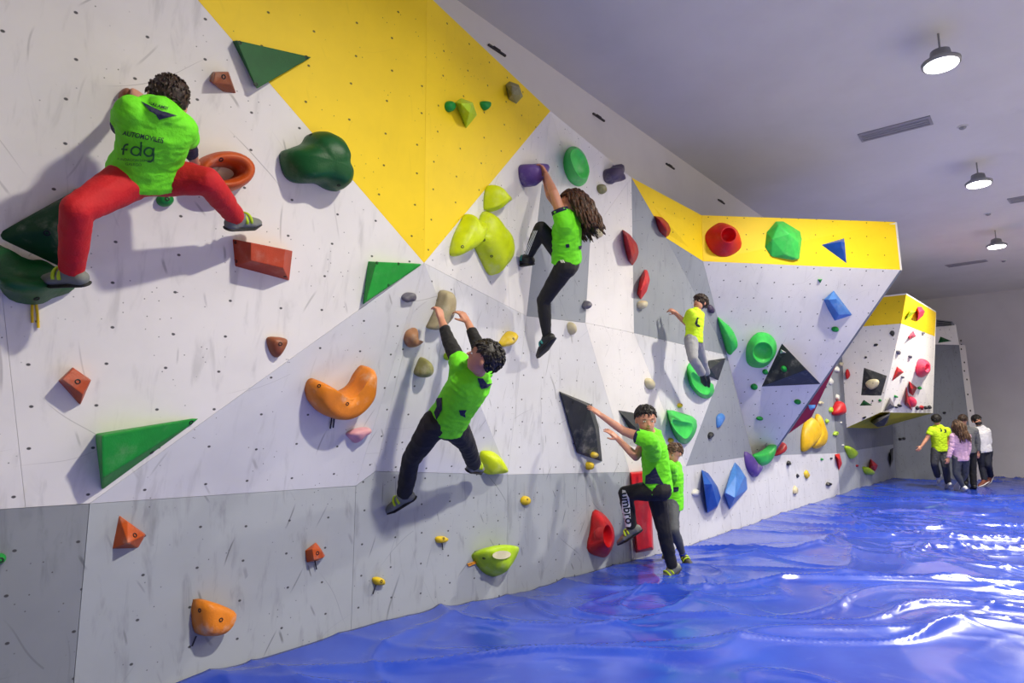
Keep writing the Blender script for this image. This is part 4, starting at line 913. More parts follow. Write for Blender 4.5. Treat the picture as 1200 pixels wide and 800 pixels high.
def person(name, label, J, H, skin=SKIN, vox=.006, shirt=None, trousers=None, sleeves=None, shoes=None, hair=None, head=None, hands=None, look=None, group=None, bulk=1.0, hs=.15, extras=None, bareankle=False, sock=None, belt_lift=0):
    """J: hip centre P, neck base N, head centre Hd, SL SR shoulders, EL ER elbows, WL WR wrists, HL HR hips, KL KR knees, AL AR ankles, TL TR toes (world points)"""
    base = Vector((J['P'].x, J['P'].y, min(J['AL'].z, J['AR'].z, J['TL'].z, J['TR'].z)))
    T = empty(name, base, label, 'person', group)
    spine = (J['N'] - J['P']).normalized(); sl = (J['SR'] - J['SL']); sl = (sl - spine * sl.dot(spine)).normalized()
    front = spine.cross(sl).normalized() * -1      # SL/SR are the figure's own left and right: front = right x up
    front = sl.cross(spine) * -1 if False else spine.cross(sl)
    h = J['HR'] - J['HL']; hB = (h - spine * h.dot(spine)).normalized()
    b = bulk
    def basis(u, f, w): return Matrix((u, f, w)).transposed()
    BT = basis(sl, front, spine); PB = basis(hB, spine.cross(hB), spine)
    torso = J['N'] - J['P']
    hd = J['Hd']; lk = (look or front).normalized()
    hu = (hd - J['N']).normalized(); 
    hup = (hu * .5 + Vector((0, 0, 1)) * .5) if head is None else Vector(head); hup = (hup - lk * hup.dot(lk)).normalized(); hr = lk.cross(hup).normalized(); HB = basis(hr, lk, hup)
    q = hs * H
    # ---- body: one continuous surface
    bm = bmesh.new()
    tl_ = torso.length
    ellip(bm, J['P'] + torso * .68, (.090 * H * b, .058 * H * b, .30 * tl_), BT)
    ellip(bm, J['P'] + torso * .36, (.078 * H * b, .056 * H * b, .36 * tl_), BT)
    ellip(bm, J['P'] + torso * .05, (.086 * H * b, .062 * H * b, .075 * H), PB)
    for S, E, W, k in (('SL', 'EL', 'WL', 0), ('SR', 'ER', 'WR', 1)):
        cap(bm, J['N'] - spine * .035 * H, J[S], .036 * H, .034 * H)
        cap(bm, J[S], J[E], .033 * H * b, .0245 * H * b); cap(bm, J[E], J[E].lerp(J[W], .35), .0245 * H * b, .0235 * H * b); cap(bm, J[E].lerp(J[W], .3), J[W], .0235 * H * b, .0165 * H)
    cap(bm, J['N'] - spine * .01 * H, hd - hup * q * .22 - lk * q * .05, .029 * H, .029 * H)
    # head
    ellip(bm, hd + hup * q * .10 - lk * q * .06, (.365 * q, .455 * q, .42 * q), HB)
    ellip(bm, hd - hup * q * .16 + lk * q * .10, (.285 * q, .31 * q, .33 * q), HB)
    ellip(bm, hd - hup * q * .37 + lk * q * .22, (.13 * q, .13 * q, .10 * q), HB, 12, 8)
    hull_of(bm, [hd + lk * q * a + hr * q * bb + hup * q * c for a, bb, c in ((.36, .03, .08), (.36, -.03, .08), (.50, .055, -.10), (.50, -.055, -.10), (.53, 0, -.07), (.36, .06, -.13), (.36, -.06, -.13))])
    hull_of(bm, [hd + lk * q * a + hr * q * bb + hup * q * c for a, bb, c in ((.34, .20, .12), (.34, -.20, .12), (.41, .10, .12), (.41, -.10, .12), (.36, .18, .06), (.36, -.18, .06), (.28, .2, .17), (.28, -.2, .17))])
    for sg in (-1, 1):
        ellip(bm, hd + hr * q * .365 * sg - lk * q * .06 - hup * q * .04, (.045 * q, .07 * q, .115 * q), HB, 10, 8)
    # legs
    for Hh, K, A, Tt in (('HL', 'KL', 'AL', 'TL'), ('HR', 'KR', 'AR', 'TR')):
        cap(bm, J[Hh], J[K], .052 * H * b, .034 * H * b); cap(bm, J[K], J[K].lerp(J[A], .35), .034 * H * b, .034 * H * b); cap(bm, J[K].lerp(J[A], .35), J[A], .034 * H * b, .021 * H)
        f = (J[Tt] - J[A]); fn = f.normalized(); cap(bm, J[A], J[A] + fn * .022 * H, .020 * H, .015 * H)
    hands = hands or {}
    for W, E, sgn in (('WL', 'EL', -1), ('WR', 'ER', 1)):
        hp = hands.get(W, {}); d = hp.get('d') or (J[W] - J[E]); pal = hp.get('palm') or front
        hand_bm(bm, J[W], Vector(d), Vector(pal), .108 * H, hp.get('curl', .55), hp.get('thumb', 1 if W == 'WR' else -1))
    link('body', to_mesh(bm, vox, 3), skin, T, True)
    # ---- face
    if vox < .009:
        for sg in (-1, 1):
            c = hd + lk * q * .345 + hr * q * .145 * sg + hup * q * .03
            bm = bmesh.new(); ellip(bm, c, (.056 * q, .036 * q, .025 * q), HB, 10, 8); e = link('eye', bm_mesh(bm), M_eyew, T, True)
            bm = bmesh.new(); ellip(bm, c + lk * q * .022, (.024 * q, .018 * q, .024 * q), HB, 10, 8); link('iris', bm_mesh(bm), M_iris, e, True)
            bm = bmesh.new(); add_tube(bm, [c + hr * q * x + hup * q * z + lk * q * y for x, y, z in ((-.085, .03, .085), (0, .055, .105), (.085, .02, .085))], [.010 * q, .016 * q, .009 * q], 6); link('eyebrow', bm_mesh(bm), M_brow, T, True)
        bm = bmesh.new(); ellip(bm, hd + lk * q * .385 - hup * q * .225, (.10 * q, .035 * q, .030 * q), HB, 10, 8); link('lips', bm_mesh(bm), M_lip, T, True)
    # ---- shirt
    if shirt:
        bm = bmesh.new(); ln = shirt.get('len', -.10); secs = []
        for t, wx, wy, oy in ((ln, .098, .080, 0), (.08, .096, .080, 0), (.30, .090, .076, 0), (.55, .098, .078, 0), (.76, .106, .074, 0), (.90, .100, .056, 0), (.985, .066, .050, 0), (1.05, .050, .048, 0)):
            wx *= shirt.get('hemw', 1) if t < .2 else (1 + shirt.get('hemw', 1)) / 2 if t < .4 else 1
            secs.append((J['P'] + torso * t, wx * H * b, wy * (shirt.get('hemw', 1) if t < .2 else 1) * H * b, BT if t > .4 else PB))
        R = []
        for c, wx, wy, BB in secs:
            R.append([bm.verts.new(c + BB @ Vector((wx * abs(math.cos(a)) ** .85 * (1 if math.cos(a) > 0 else -1), wy * abs(math.sin(a)) ** .85 * (1 if math.sin(a) > 0 else -1), 0))) for a in [2 * math.pi * k / 24 for k in range(24)]])
        for x, y in zip(R, R[1:]):
            for k in range(24): bm.faces.new((x[k], x[(k + 1) % 24], y[(k + 1) % 24], y[k]))
        bm.faces.new(R[0][::-1]); bm.faces.new(R[-1]); bmesh.ops.recalc_face_normals(bm, faces=bm.faces[:])
        sv = shirt.get('sleeve', .55); cap(bm, J['N'] - spine * .045 * H, J['N'] - spine * .004 * H, .048 * H, .040 * H)
        for S, E, W in (('SL', 'EL', 'WL'), ('SR', 'ER', 'WR')):
            hull_of(bm, sphere_pts(J['N'] - spine * .05 * H, .038 * H, None, 10, 6) + sphere_pts(J[S], .047 * H, None, 12, 8) + sphere_pts(J['P'] + torso * .72 + (J[S] - J['N']) * .55, .05 * H, None, 12, 8))
            if sv <= 1: frus(bm, J[S], J[S].lerp(J[E], sv), .047 * H, .043 * H); cap(bm, J[S], J[S].lerp(J[E], sv * .55), .047 * H, .045 * H)
            else:
                cap(bm, J[S], J[E], .045 * H, .036 * H); frus(bm, J[E], J[E].lerp(J[W], sv - 1), .036 * H, .026 * H)
        mt = shirt['mat']
        so = link(shirt.get('name', 'shirt'), to_mesh(bm, max(vox, .007), 4, wrinkle(.0045 * H, 13, spine, 3)), mt, T, True)
        if shirt.get('cuff') and sv <= 1:
            for S, E in (('SL', 'EL'), ('SR', 'ER')):
                a = J[S].lerp(J[E], sv - .10); c = J[S].lerp(J[E], sv + .015); bm = bmesh.new(); frus(bm, a, c, .0455 * H, .0450 * H, 20)
                o = link('cuff', bm_mesh(bm), shirt['cuff'], so, True); o['label'] = 'navy sleeve cuff'
        J['_shirt'] = so
        for k, (c, rr) in enumerate(shirt.get('patches', ())): pass
    if sleeves:
        for S, E, W in (('SL', 'EL', 'WL'), ('SR', 'ER', 'WR')):
            bm = bmesh.new(); cap(bm, J[S].lerp(J[E], .3), J[E], .037 * H, .031 * H); frus(bm, J[E], J[E].lerp(J[W], sleeves.get('to', .85)), .031 * H, .0235 * H)
            o = link('long_sleeve', to_mesh(bm, vox, 3, wrinkle(.003 * H, 22)), sleeves['mat'], T, True); o['label'] = sleeves.get('label', 'dark long sleeve')
    # ---- trousers
    if trousers:
        bm = bmesh.new(); tb = trousers.get('bulk', 1.0)
        ellip(bm, J['P'] + torso * .04, (.094 * H * b, .070 * H * b, .080 * H), PB)
        for Hh, K, A in (('HL', 'KL', 'AL'), ('HR', 'KR', 'AR')):
            cap(bm, J['P'], J[Hh], .066 * H * b, .064 * H * b)
            cap(bm, J[Hh], J[K], .063 * H * tb * b, .043 * H * tb); cap(bm, J[K], J[K].lerp(J[A], .4), .043 * H * tb, .040 * H * tb)
            e = J[K].lerp(J[A], trousers.get('to', .93)); frus(bm, J[K].lerp(J[A], .25), e, .042 * H * tb, trousers.get('hem', .029) * H * tb)
        to = link(trousers.get('name', 'trousers'), to_mesh(bm, max(vox, .007), 4, wrinkle(trousers.get('wr', .004) * H, 12, None, 5)), trousers['mat'], T, True)
        J['_trousers'] = to
    if sock:
        for K, A in (('KL', 'AL'), ('KR', 'AR')):
            bm = bmesh.new(); frus(bm, J[K].lerp(J[A], .86), J[A], .0262 * H, .025 * H); link('sock', to_mesh(bm, vox, 2), sock, T, True)
    # ---- shoes
    if shoes:
        for K, A, Tt in (('KL', 'AL', 'TL'), ('KR', 'AR', 'TR')):
            f = (J[Tt] - J[A]); shin = (J[A] - J[K]).normalized(); fd = f.normalized(); up = -shin
            fd2 = fd; up = (up - fd2 * up.dot(fd2)); up = up.normalized() if up.length > .2 else Vector((0, 0, 1)); sd_ = fd2.cross(up)
            L = .155 * H; heel = J[A] - up * .012 * H - fd2 * .030 * H
            r = .0265 * H
            bm = bmesh.new(); toe = heel + fd2 * L - up * .010 * H
            hull_of(bm, sphere_pts(heel, (r * 1.0,) * 3, None, 12, 8) + sphere_pts(J[A] + up * .006 * H, r * 1.05, None, 12, 8) + sphere_pts(heel + fd2 * L * .45 + up * .004 * H, r * .95, None, 12, 8))
            B3 = basis(sd_, fd2, up)
            hull_of(bm, sphere_pts(heel + fd2 * L * .35, r, None, 12, 8) + sphere_pts(heel + fd2 * L * .66 - up * r * .25, (r * 1.35, r, r * .8), B3, 12, 8) + sphere_pts(toe - up * r * .15, (r * .8, r * .7, r * .5), B3, 12, 8))
            sh = link('shoe', to_mesh(bm, vox, 3), shoes['mat'], T, True)
            bm = bmesh.new(); zz = -up * r * 1.0
            hull_of(bm, [p + (up * 0) for c0, rr in ((heel + zz * .75, (r * .95, r * 1.05, r * .30)), (heel + fd2 * L * .64 + zz * .95, (r * 1.45, r * 1.1, r * .30)), (toe + zz * .45, (r * .8, r * .85, r * .32))) for p in sphere_pts(c0, rr, B3, 12, 6)])
            link('sole', bm_mesh(bm), shoes['sole'], sh, True)
            if shoes.get('strap'):
                for kk in (.34, .50):
                    c0 = heel + fd2 * L * kk + up * r * .12; bm = bmesh.new()
                    add_tube(bm, [c0 + sd_ * (r * 1.12 * math.cos(a)) + up * (r * 1.04 * math.sin(a)) for a in [math.pi * j / 8 for j in range(9)]], r * .22, 6)
                    o = link('strap', bm_mesh(bm), shoes['strap'], sh, True)
    # ---- hair
    if hair:
        def hairfn(c, rr, fr=.30, low=-.28, amp=.03, thick=1.0):
            bm = bmesh.new(); n, m = 56, 36
            vs = []
            for j in range(m + 1):
                th = math.pi * j / m; row = []
                for i in range(n):
                    ph = 2 * math.pi * i / n; v = Vector((math.sin(th) * math.cos(ph), math.sin(th) * math.sin(ph), math.cos(th)))
                    # hairline: above the forehead in front, round the ears, nape behind
                    lim = np.interp(v.y, [-1, -.25, .05, .35, .75, 1], [low, low, -.02, .12, fr, fr])
                    k = min(1, max(0, (v.z - lim) / .14)); k = k * k * (3 - 2 * k)
                    g = .86 + .14 * k + amp * k * (noise.noise(v * 5 + Vector((H * 9, 0, 0))) + .5 * noise.noise(v * 13))
                    row.append(bm.verts.new(c + HB @ Vector((v.x * rr[0] * g, v.y * rr[1] * g, v.z * rr[2] * g))))
                vs.append(row)
            for x, y in zip(vs, vs[1:]):
                for i in range(n): bm.faces.new((x[i], x[(i + 1) % n], y[(i + 1) % n], y[i]))
            bmesh.ops.remove_doubles(bm, verts=bm.verts[:], dist=1e-5); bmesh.ops.recalc_face_normals(bm, faces=bm.faces[:]); return bm
        th = hair.get('thick', 1.0)
        bm = hairfn(hd + hup * q * .11 - lk * q * .06, (.400 * q * th, .495 * q * th, .462 * q * th), hair.get('fr', .36), hair.get('low', -.35), hair.get('amp', .07))
        rnd2 = random.Random(int(H * 777)); c0 = hd + hup * q * .11 - lk * q * .06
        for k in range(hair.get('tufts', 260)):
            v = Vector((rnd2.gauss(0, 1), rnd2.gauss(0, 1), rnd2.gauss(.35, 1))).normalized()
            lim = np.interp(v.y, [-1, -.25, .05, .35, .75, 1], [hair.get('low', -.35)] * 2 + [-.02, .12, hair.get('fr', .36), hair.get('fr', .36)])
            if v.z < lim + .02: continue
            o_n = (HB @ v).normalized(); p = c0 + HB @ Vector((v.x * .385, v.y * .478, v.z * .445)) * q * th
            dn = (HB @ Vector((v.x * .6 + rnd2.uniform(-.3, .3), .5 * v.y + (.55 if v.y > 0 else -.25) + rnd2.uniform(-.2, .2), -.75))); dn = (dn - o_n * dn.dot(o_n)).normalized()
            Lt = q * rnd2.uniform(.08, .15) * hair.get('tl', 1); add_tube(bm, [p, p + dn * Lt * .5 + o_n * q * .035, p + dn * Lt + o_n * q * .03], [q * .030, q * .024, q * .006], 5)
        J['_hair'] = link('hair', bm_mesh(bm), hair['mat'], T, True)
        if hair.get('long'):
            bm = bmesh.new(); rnd = random.Random(int(H * 1000)); Ln = hair['long']; fall = Vector(hair.get('fall', (0, 0, -1))).normalized()
            for k in range(hair.get('n', 90)):
                a = rnd.uniform(-1, 1) * 2.0; z = rnd.uniform(-.2, .75)
                v = Vector((math.sin(a) * .40 * math.sqrt(1 - z * z), -math.cos(a) * .48 * math.sqrt(1 - z * z), z * .42)) * q
                p = hd + hup * q * .11 - lk * q * .06 + HB @ v; out = (HB @ v).normalized(); pts = [p]; L = Ln * rnd.uniform(.75, 1.05); st = 14; ph = rnd.uniform(0, 6.28)
                for j in range(st):
                    t = (j + 1) / st; dr = fall + out * max(0, .9 - 3 * t) * .8 + Vector(hair.get('drift', (0, 0, 0))) * (1 - t)
                    wv = hr * math.sin(ph + j * .95) * .25 + lk * math.cos(ph + j * .95) * .22
                    pts.append(pts[-1] + (dr.normalized() + wv * 1.5).normalized() * L / st)
                add_tube(bm, pts, [.007 + .005 * math.sin(math.pi * min(1, j / st + .12)) for j in range(st)] + [.002], 5)
            o = link('long_hair', bm_mesh(bm), hair.get('mat2', hair['mat']), T, True)
    J['_T'] = T; J['_B'] = (sl, front, spine, HB)
    return T

def limb_report(nm, J, H):
    print(nm, 'H', H, {k: round((J[a] - J[b]).length / H, 3) for k, a, b in (('uaL', 'SL', 'EL'), ('faL', 'EL', 'WL'), ('uaR', 'SR', 'ER'), ('faR', 'ER', 'WR'), ('thL', 'HL', 'KL'), ('shL', 'KL', 'AL'), ('thR', 'HR', 'KR'), ('shR', 'KR', 'AR'), ('torso', 'P', 'N'), ('head', 'N', 'Hd'), ('shw', 'SL', 'SR'))}, 'minz', round(min(J['AL'].z, J['AR'].z), 2))
def stick(parent, txt, size, cx, cy, mat, name='lettering', rot=0, label=None, sx=1, curve=0, lift=.004, bold=True):
    """printed lettering wrapped onto a garment: laid out around picture point (cx, cy) and pressed on the cloth"""
    c = bpy.data.curves.new('t', 'FONT'); c.body = txt; c.size = 1; c.align_x = 'CENTER'; c.align_y = 'CENTER'; c.resolution_u = 3
    if bold: c.offset = .02
    o = bpy.data.objects.new('t', c); COL.objects.link(o); dg = bpy.context.evaluated_depsgraph_get(); me = bpy.data.meshes.new_from_object(o.evaluated_get(dg)); bpy.data.objects.remove(o)
    return press(parent, me, size, cx, cy, mat, name, rot, label, sx, curve, max(lift, .006), txt=True)
def press(parent, me, size, cx, cy, mat, name, rot=0, label=None, sx=1, curve=0, lift=.004, txt=False):
    seg = 1 if size > 1 else 14
    bm = bmesh.new(); bm.from_mesh(me)
    bmesh.ops.triangulate(bm, faces=bm.faces[:])
    for k in range(6):
        bmesh.ops.subdivide_edges(bm, edges=[e for e in bm.edges if e.calc_length() > (.13 if not txt else .08) * seg], cuts=1); bmesh.ops.triangulate(bm, faces=bm.faces[:])
    pm = parent.data; og = ORG[parent.name]
    bv = BVHTree.FromPolygons([v.co + og for v in pm.vertices], [list(p.vertices) for p in pm.polygons])
    ca, sa = math.cos(rot), math.sin(rot); dead = []
    for v in bm.verts:
        x, y = v.co.x * sx, v.co.y; y += curve * x * x
        X, Yp = (x * ca - y * sa) * size, (x * sa + y * ca) * size
        loc, n, i, d = bv.ray_cast(CAM, ray(cx + X, cy - Yp).normalized())
        if loc is None: dead.append(v); continue
        if n.dot(CAM - loc) < 0: n = -n
        v.co = loc + n * lift
    bmesh.ops.delete(bm, geom=dead, context='VERTS')
    o = link(name, bm_mesh(bm), mat, parent)
    if label: o['label'] = label
    return o
def poly_me(pts):
    bm = bmesh.new(); bm.faces.new([bm.verts.new((x, y, 0)) for x, y in pts]); me = bpy.data.meshes.new('p')
    for k in range(4): bmesh.ops.subdivide_edges(bm, edges=[e for e in bm.edges if e.calc_length() > .3], cuts=1); bmesh.ops.triangulate(bm, faces=bm.faces[:])
    bm.to_mesh(me); bm.free(); return me

GREEN = cloth('neon_green', (112, 232, 24)); NEONY = cloth('neon_yellow', (206, 246, 30)); NAVY = cloth('navy', (22, 26, 62)); BLK = cloth('black', (20, 20, 24)); REDC = cloth('red', (196, 14, 26)); GREYC = cloth('grey', (150, 152, 158)); DGREY = cloth('dark_grey', (62, 64, 72)); CHAR = cloth('charcoal', (74, 78, 86))
PINKC = cloth('pink', (226, 186, 214)); WHITEC = cloth('white', (232, 232, 236)); MGREY = cloth('mid_grey', (98, 100, 104)); DENIM = cloth('dark_navy', (24, 28, 46)); INK = cloth('print_ink', (22, 34, 40)); INKG = cloth('print_green', (34, 96, 40)); PWHITE = cloth('print_white', (236, 236, 236))
RUB = plain('sole_rubber', (26, 26, 28), .6); SHG = plain('shoe_grey', (120, 124, 118), .6); SHB = plain('shoe_black', (30, 31, 34), .55); LIMES = plain('strap_lime', (190, 220, 30), .6); SHW = plain('shoe_white', (226, 226, 228), .5); SHBR = plain('shoe_brown', (120, 62, 44), .6); GREYS = plain('strap_grey', (170, 172, 170), .6)
H_BR = hairmat('brown', (62, 42, 30), (34, 22, 16)); H_DK = hairmat('dark', (30, 24, 22), (14, 11, 10)); H_LB = hairmat('light_brown', (104, 76, 52), (62, 42, 28)); H_W = hairmat('wavy_brown', (92, 58, 36), (44, 26, 18))
YD = Vector((0, 1, 0)); UPZ = Vector((0, 0, 1))

IL = Vector((-RT.x, -RT.y, 0)).normalized(); FA = Vector((FW.x, FW.y, 0)).normalized()
def girdle(J, H, f, w=.095, hw=.052, drop=.035):
    sp = (J['N'] - J['P']).normalized(); f = Vector(f); f = (f - sp * f.dot(sp)).normalized(); r = f.cross(sp)
    J['SL'] = J['N'] - r * w * H - sp * drop * H; J['SR'] = J['N'] + r * w * H - sp * drop * H
    J['HL'] = J['P'] - r * hw * H; J['HR'] = J['P'] + r * hw * H
    print({k: [round(c) for c in project(J[k])] for k in ('SL', 'SR', 'HL', 'HR')})

# ---- 1: boy in red trousers, spread on the wall (seen from behind)
H = 1.34
J = {}
J['P'] = at(171, 206, Y=-.54); J['N'] = at(187, 127, Y=-.84); J['Hd'] = at(195, 120, Y=-.74)
J['SL'] = at(155, 131, Y=-.80); J['SR'] = at(213, 151, Y=-.80)
J['HL'] = at(156, 208, Y=-.54); J['HR'] = at(189, 206, Y=-.54)
wl = at(160, 117, Y=-.45); J['WL'] = wl; J['EL'] = at(142, 148, Y=-.62)
J['ER'] = at(219, 168, Y=-.60); J['WR'] = at(228, 190, Y=-.44)
J['KL'] = reach(90, 246, J['HL'], .25 * H, -1); J['AL'] = reach(84, 321, J['KL'], .245 * H, 1)
J['KR'] = at(243, 212, Y=-.72); J['AR'] = at(278, 257, Y=-.50)
J['TL'] = reach(46, 318, J['AL'], .13 * H, 1); J['TR'] = reach(302, 253, J['AR'], .12 * H, 1)
limb_report('boy1', J, H); print({k: [round(c, 2) for c in v] for k, v in J.items()})
person('person', 'person in lime green shirt and red trousers spread across the wall at upper left', J, H, vox=.0055, shirt=dict(mat=GREEN, len=.0, sleeve=.62, hemw=1.14), sleeves=dict(mat=NAVY, to=.6, label='navy long sleeve'), trousers=dict(mat=REDC, to=.93, hem=.034, bulk=1.05, wr=.003), shoes=dict(mat=SHG, sole=RUB, strap=LIMES), sock=BLK, hair=dict(mat=H_BR, low=-.85), look=Vector((.05, 1, -.3)), head=(.15, .2, 1), bulk=1.05,
       hands=dict(WL=dict(d=Vector((.15, .4, .6)), palm=YD, curl=.9), WR=dict(d=Vector((.2, .3, -.2)), palm=YD, curl=.8)))
sh = J['_shirt']
stick(sh, 'AUTOMOVILES', 7.4, 168, 160, INK, rot=-.20, label='dark printed lettering', sx=.95)
def stroke_me(paths, w):
    bm = bmesh.new()
    for P in paths:
        P = [Vector((x, y, 0)) for x, y in P]; L_, R_ = [], []
        for i, p in enumerate(P):
            t = (P[min(i + 1, len(P) - 1)] - P[max(i - 1, 0)]).normalized(); n = Vector((-t.y, t.x, 0)) * w / 2
            L_.append(bm.verts.new(p + n)); R_.append(bm.verts.new(p - n))
        for i in range(len(P) - 1): bm.faces.new((L_[i], R_[i], R_[i + 1], L_[i + 1]))
    me = bpy.data.meshes.new('s'); bm.to_mesh(me); bm.free(); return me
def arc(cx, cy, rx, ry, a0, a1, n=14): return [(cx + rx * math.cos(math.radians(a0 + (a1 - a0) * k / n)), cy + ry * math.sin(math.radians(a0 + (a1 - a0) * k / n))) for k in range(n + 1)]
press(sh, stroke_me([[(-.95, -.36), (-.95, .02)] + arc(-.72, .02, .23, .28, 180, 80), [(-1.08, -.02), (-.70, -.02)]], .11), 19, 164, 175, INKG, 'letter', rot=-.06, label='dark green printed letter f', lift=.007, txt=True)
press(sh, stroke_me([arc(-.22, -.07, .27, .27, 0, 360, 22), [(.07, -.36), (.07, .52)]], .11), 19, 164, 175, INKG, 'letter', rot=-.06, label='dark green printed letter d', lift=.007, txt=True)
press(sh, stroke_me([arc(.55, -.07, .27, .27, 0, 360, 22), [(.84, .22), (.84, -.42)] + arc(.60, -.42, .24, .24, 0, -120)], .11), 19, 164, 175, INKG, 'letter', rot=-.06, label='dark green printed letter g', lift=.007, txt=True)
stick(sh, 'FUNDACION DEPORTE', 4.0, 160, 187, INKG, rot=-.04, label='small printed lettering', bold=False); stick(sh, 'GALEGO', 4.6, 157, 192, INKG, rot=-.04, label='small printed lettering', bold=False)
stick(sh, 'GALAMIX', 4.6, 186, 124.5, INK, rot=-.28, label='dark printed lettering', sx=1.1)
press(sh, poly_me([(-4, .6), (-1.2, .2), (1.2, .1), (3.6, .2), (1.5, -.9), (.6, -1.6), (-.3, -.8), (-1.6, -.6)]), 6.0, 186, 130, NAVY, 'logo', rot=-.32, label='navy wing-shaped print under the collar')

# ---- 2: boy in black trousers reaching up (from behind)
H = 1.42; J = {}
J['P'] = at(521, 497, Y=-.56); J['N'] = at(559, 437, Y=-.88); J['Hd'] = at(567, 420, Y=-1.0)
J['SL'] = at(540, 428, Y=-.80); J['SR'] = at(575, 440, Y=-.92)
J['SR'] = at(568, 432, Y=-.78)
ax = (J['SR'] - J['SL'])
J['HL'] = at(509, 497, Y=-.56); J['HR'] = at(534, 502, Y=-.56)
J['WL'] = at(517, 374, Y=-.56); J['EL'] = at(527, 402, Y=-.68); J['WR'] = at(548, 377, Y=-.56); J['ER'] = at(559, 402, Y=-.66)
J['KL'] = reach(482, 537, J['HL'], .25 * H, 1); J['AL'] = reach(473, 582, J['KL'], .225 * H, 1)
J['KR'] = at(547, 520, Y=-.47); J['AR'] = at(556, 545, Y=-.24)
J['TL'] = reach(448, 594, J['AL'], .13 * H, 1); J['TR'] = at(574, 543, Y=-.14)
limb_report('boy2', J, H); print({k: [round(c, 2) for c in v] for k, v in J.items()})
person('person', 'person in lime green shirt and black trousers reaching up with both arms', J, H, vox=.0055, shirt=dict(mat=GREEN, len=-.04, sleeve=.30), sleeves=dict(mat=BLK, to=.62, label='black long sleeve'), trousers=dict(mat=BLK, to=.94, hem=.036), shoes=dict(mat=SHG, sole=RUB, strap=LIMES), hair=dict(mat=H_DK, low=-.7, fr=.30), look=Vector((-.55, .7, .45)), head=(-.2, -.3, 1),
       hands=dict(WL=dict(d=Vector((0, .35, 1)), palm=YD, curl=.9), WR=dict(d=Vector((-.25, .5, .8)), palm=YD, curl=.65)))
sh = J['_shirt']
press(sh, poly_me([(-1.6, .4), (-.6, .9), (.8, .3), (1.7, .9), (1.2, -.4), (.2, -1.3), (-.6, -.6)]), 5.5, 566, 449, NAVY, 'logo', rot=-.5, label='navy printed logo under the collar')
press(sh, poly_me([(-.6, 2.2), (.5, 2.5), (.9, .2), (.1, -2.0), (-.6, -.6), (-.2, .6)]), 6, 513, 480, NAVY, 'side_patch', rot=-.15, label='navy printed side patch')
press(sh, poly_me([(-1, .3), (1, .6), (.6, -.4), (.9, -1.4), (-.5, -1.0)]), 4.5, 542, 482, NAVY, 'logo', rot=-.1, label='small navy print at the hem')

# ---- 3: climber with long hair hanging from the purple hold
H = 1.52; J = {}
J['P'] = at(664, 310, Y=-.58); J['N'] = at(664, 251, Y=-.70); J['Hd'] = at(670, 240, Y=-.72)
girdle(J, H, IL + FA * .25, w=.085)
J['WL'] = at(640, 205, Y=-.46); J['EL'] = reach(649, 226, J['SL'], .17 * H, 1); J['WR'] = at(638, 206, Y=-.34); J['ER'] = reach(645, 229, J['SR'], .17 * H, -1)
J['KR'] = reach(634, 268, J['HR'], .25 * H, -1); J['AR'] = reach(618, 303, J['KR'], .22 * H, 1)
J['KL'] = reach(637, 352, J['HL'], .25 * H, 1); J['AL'] = reach(641, 397, J['KL'], .22 * H, 1)
J['TR'] = reach(604, 304, J['AR'], .13 * H, 1); J['TL'] = reach(628, 412, J['AL'], .13 * H, 1)
limb_report('girl', J, H); print({k: [round(c, 2) for c in v] for k, v in J.items()})
person('person', 'person with long wavy brown hair, green shirt and black leggings hanging from the purple hold', J, H, vox=.0055, shirt=dict(mat=GREEN, len=.06, sleeve=.45, cuff=NAVY), trousers=dict(mat=BLK, to=.96, hem=.026, bulk=.92, wr=.002), shoes=dict(mat=SHB, sole=RUB, strap=plain('strap_teal', (70, 160, 150), .6)), hair=dict(mat=H_W, long=.32, n=170, low=-.7, fall=(.34, -.36, -1), thick=1.04), look=Vector((-.5, .85, 0)),
       hands=dict(WR=dict(d=Vector((-.1, .5, 1)), palm=Vector((-1, .6, 0)), curl=.9), WL=dict(d=Vector((-.3, .5, .9)), palm=Vector((-1, .6, 0)), curl=.8)))
tr = J['_trousers']
def stripe(tr, pts, mat, lab, w=.5):
    for k in (-1, 0, 1):
        P = [(x + k * 1.6, y) for x, y in pts]
        L_ = []; 
        poly = [(x - w, -y) for x, y in P] + [(x + w, -y) for x, y in P][::-1]
        me = poly_me(poly); press(tr, me, 1, 0, 0, mat, 'stripe', label=lab, lift=.004)
stripe(tr, [(653, 279), (653.5, 290), (656, 300), (660, 308)], PWHITE, 'white side stripe')
stripe(tr, [(628, 270), (624, 280), (620, 290), (617, 298)], PWHITE, 'white side stripe')
for x, y in ((665, 288), (680, 290)):
    press(J['_shirt'], poly_me([(-.7, .5), (.5, .7), (.7, -.4), (-.4, -.7)]), 3.4, x, y, NAVY, 'logo', label='small navy print near the hem')

# ---- 4: small boy in neon shirt and grey trousers
H = 1.16; J = {}
J['P'] = at(813, 399, Y=-.42); J['N'] = at(815, 364, Y=-.46); J['Hd'] = at(820, 355, Y=-.48)
girdle(J, H, IL * .7 + FA * .7, w=.09)
J['WL'] = at(793, 368, Y=-.22); J['EL'] = reach(804, 379, J['SL'], .16 * H, 1); J['ER'] = reach(803, 378, J['SR'], .16 * H, -1); J['WR'] = reach(791, 367, J['ER'], .15 * H, 1)
J['WL'] = reach(792, 366, J['EL'], .15 * H, 1)
J['KL'] = reach(812, 420, J['HL'], .24 * H, -1); J['AL'] = reach(823, 438, J['KL'], .225 * H, 1)
J['KR'] = reach(822, 419, J['HR'], .24 * H, 1); J['AR'] = reach(828, 438, J['KR'], .225 * H, 1)
J['TL'] = reach(826, 446, J['AL'], .11 * H, 1); J['TR'] = reach(830, 447, J['AR'], .11 * H, 1)
limb_report('boy4', J, H)
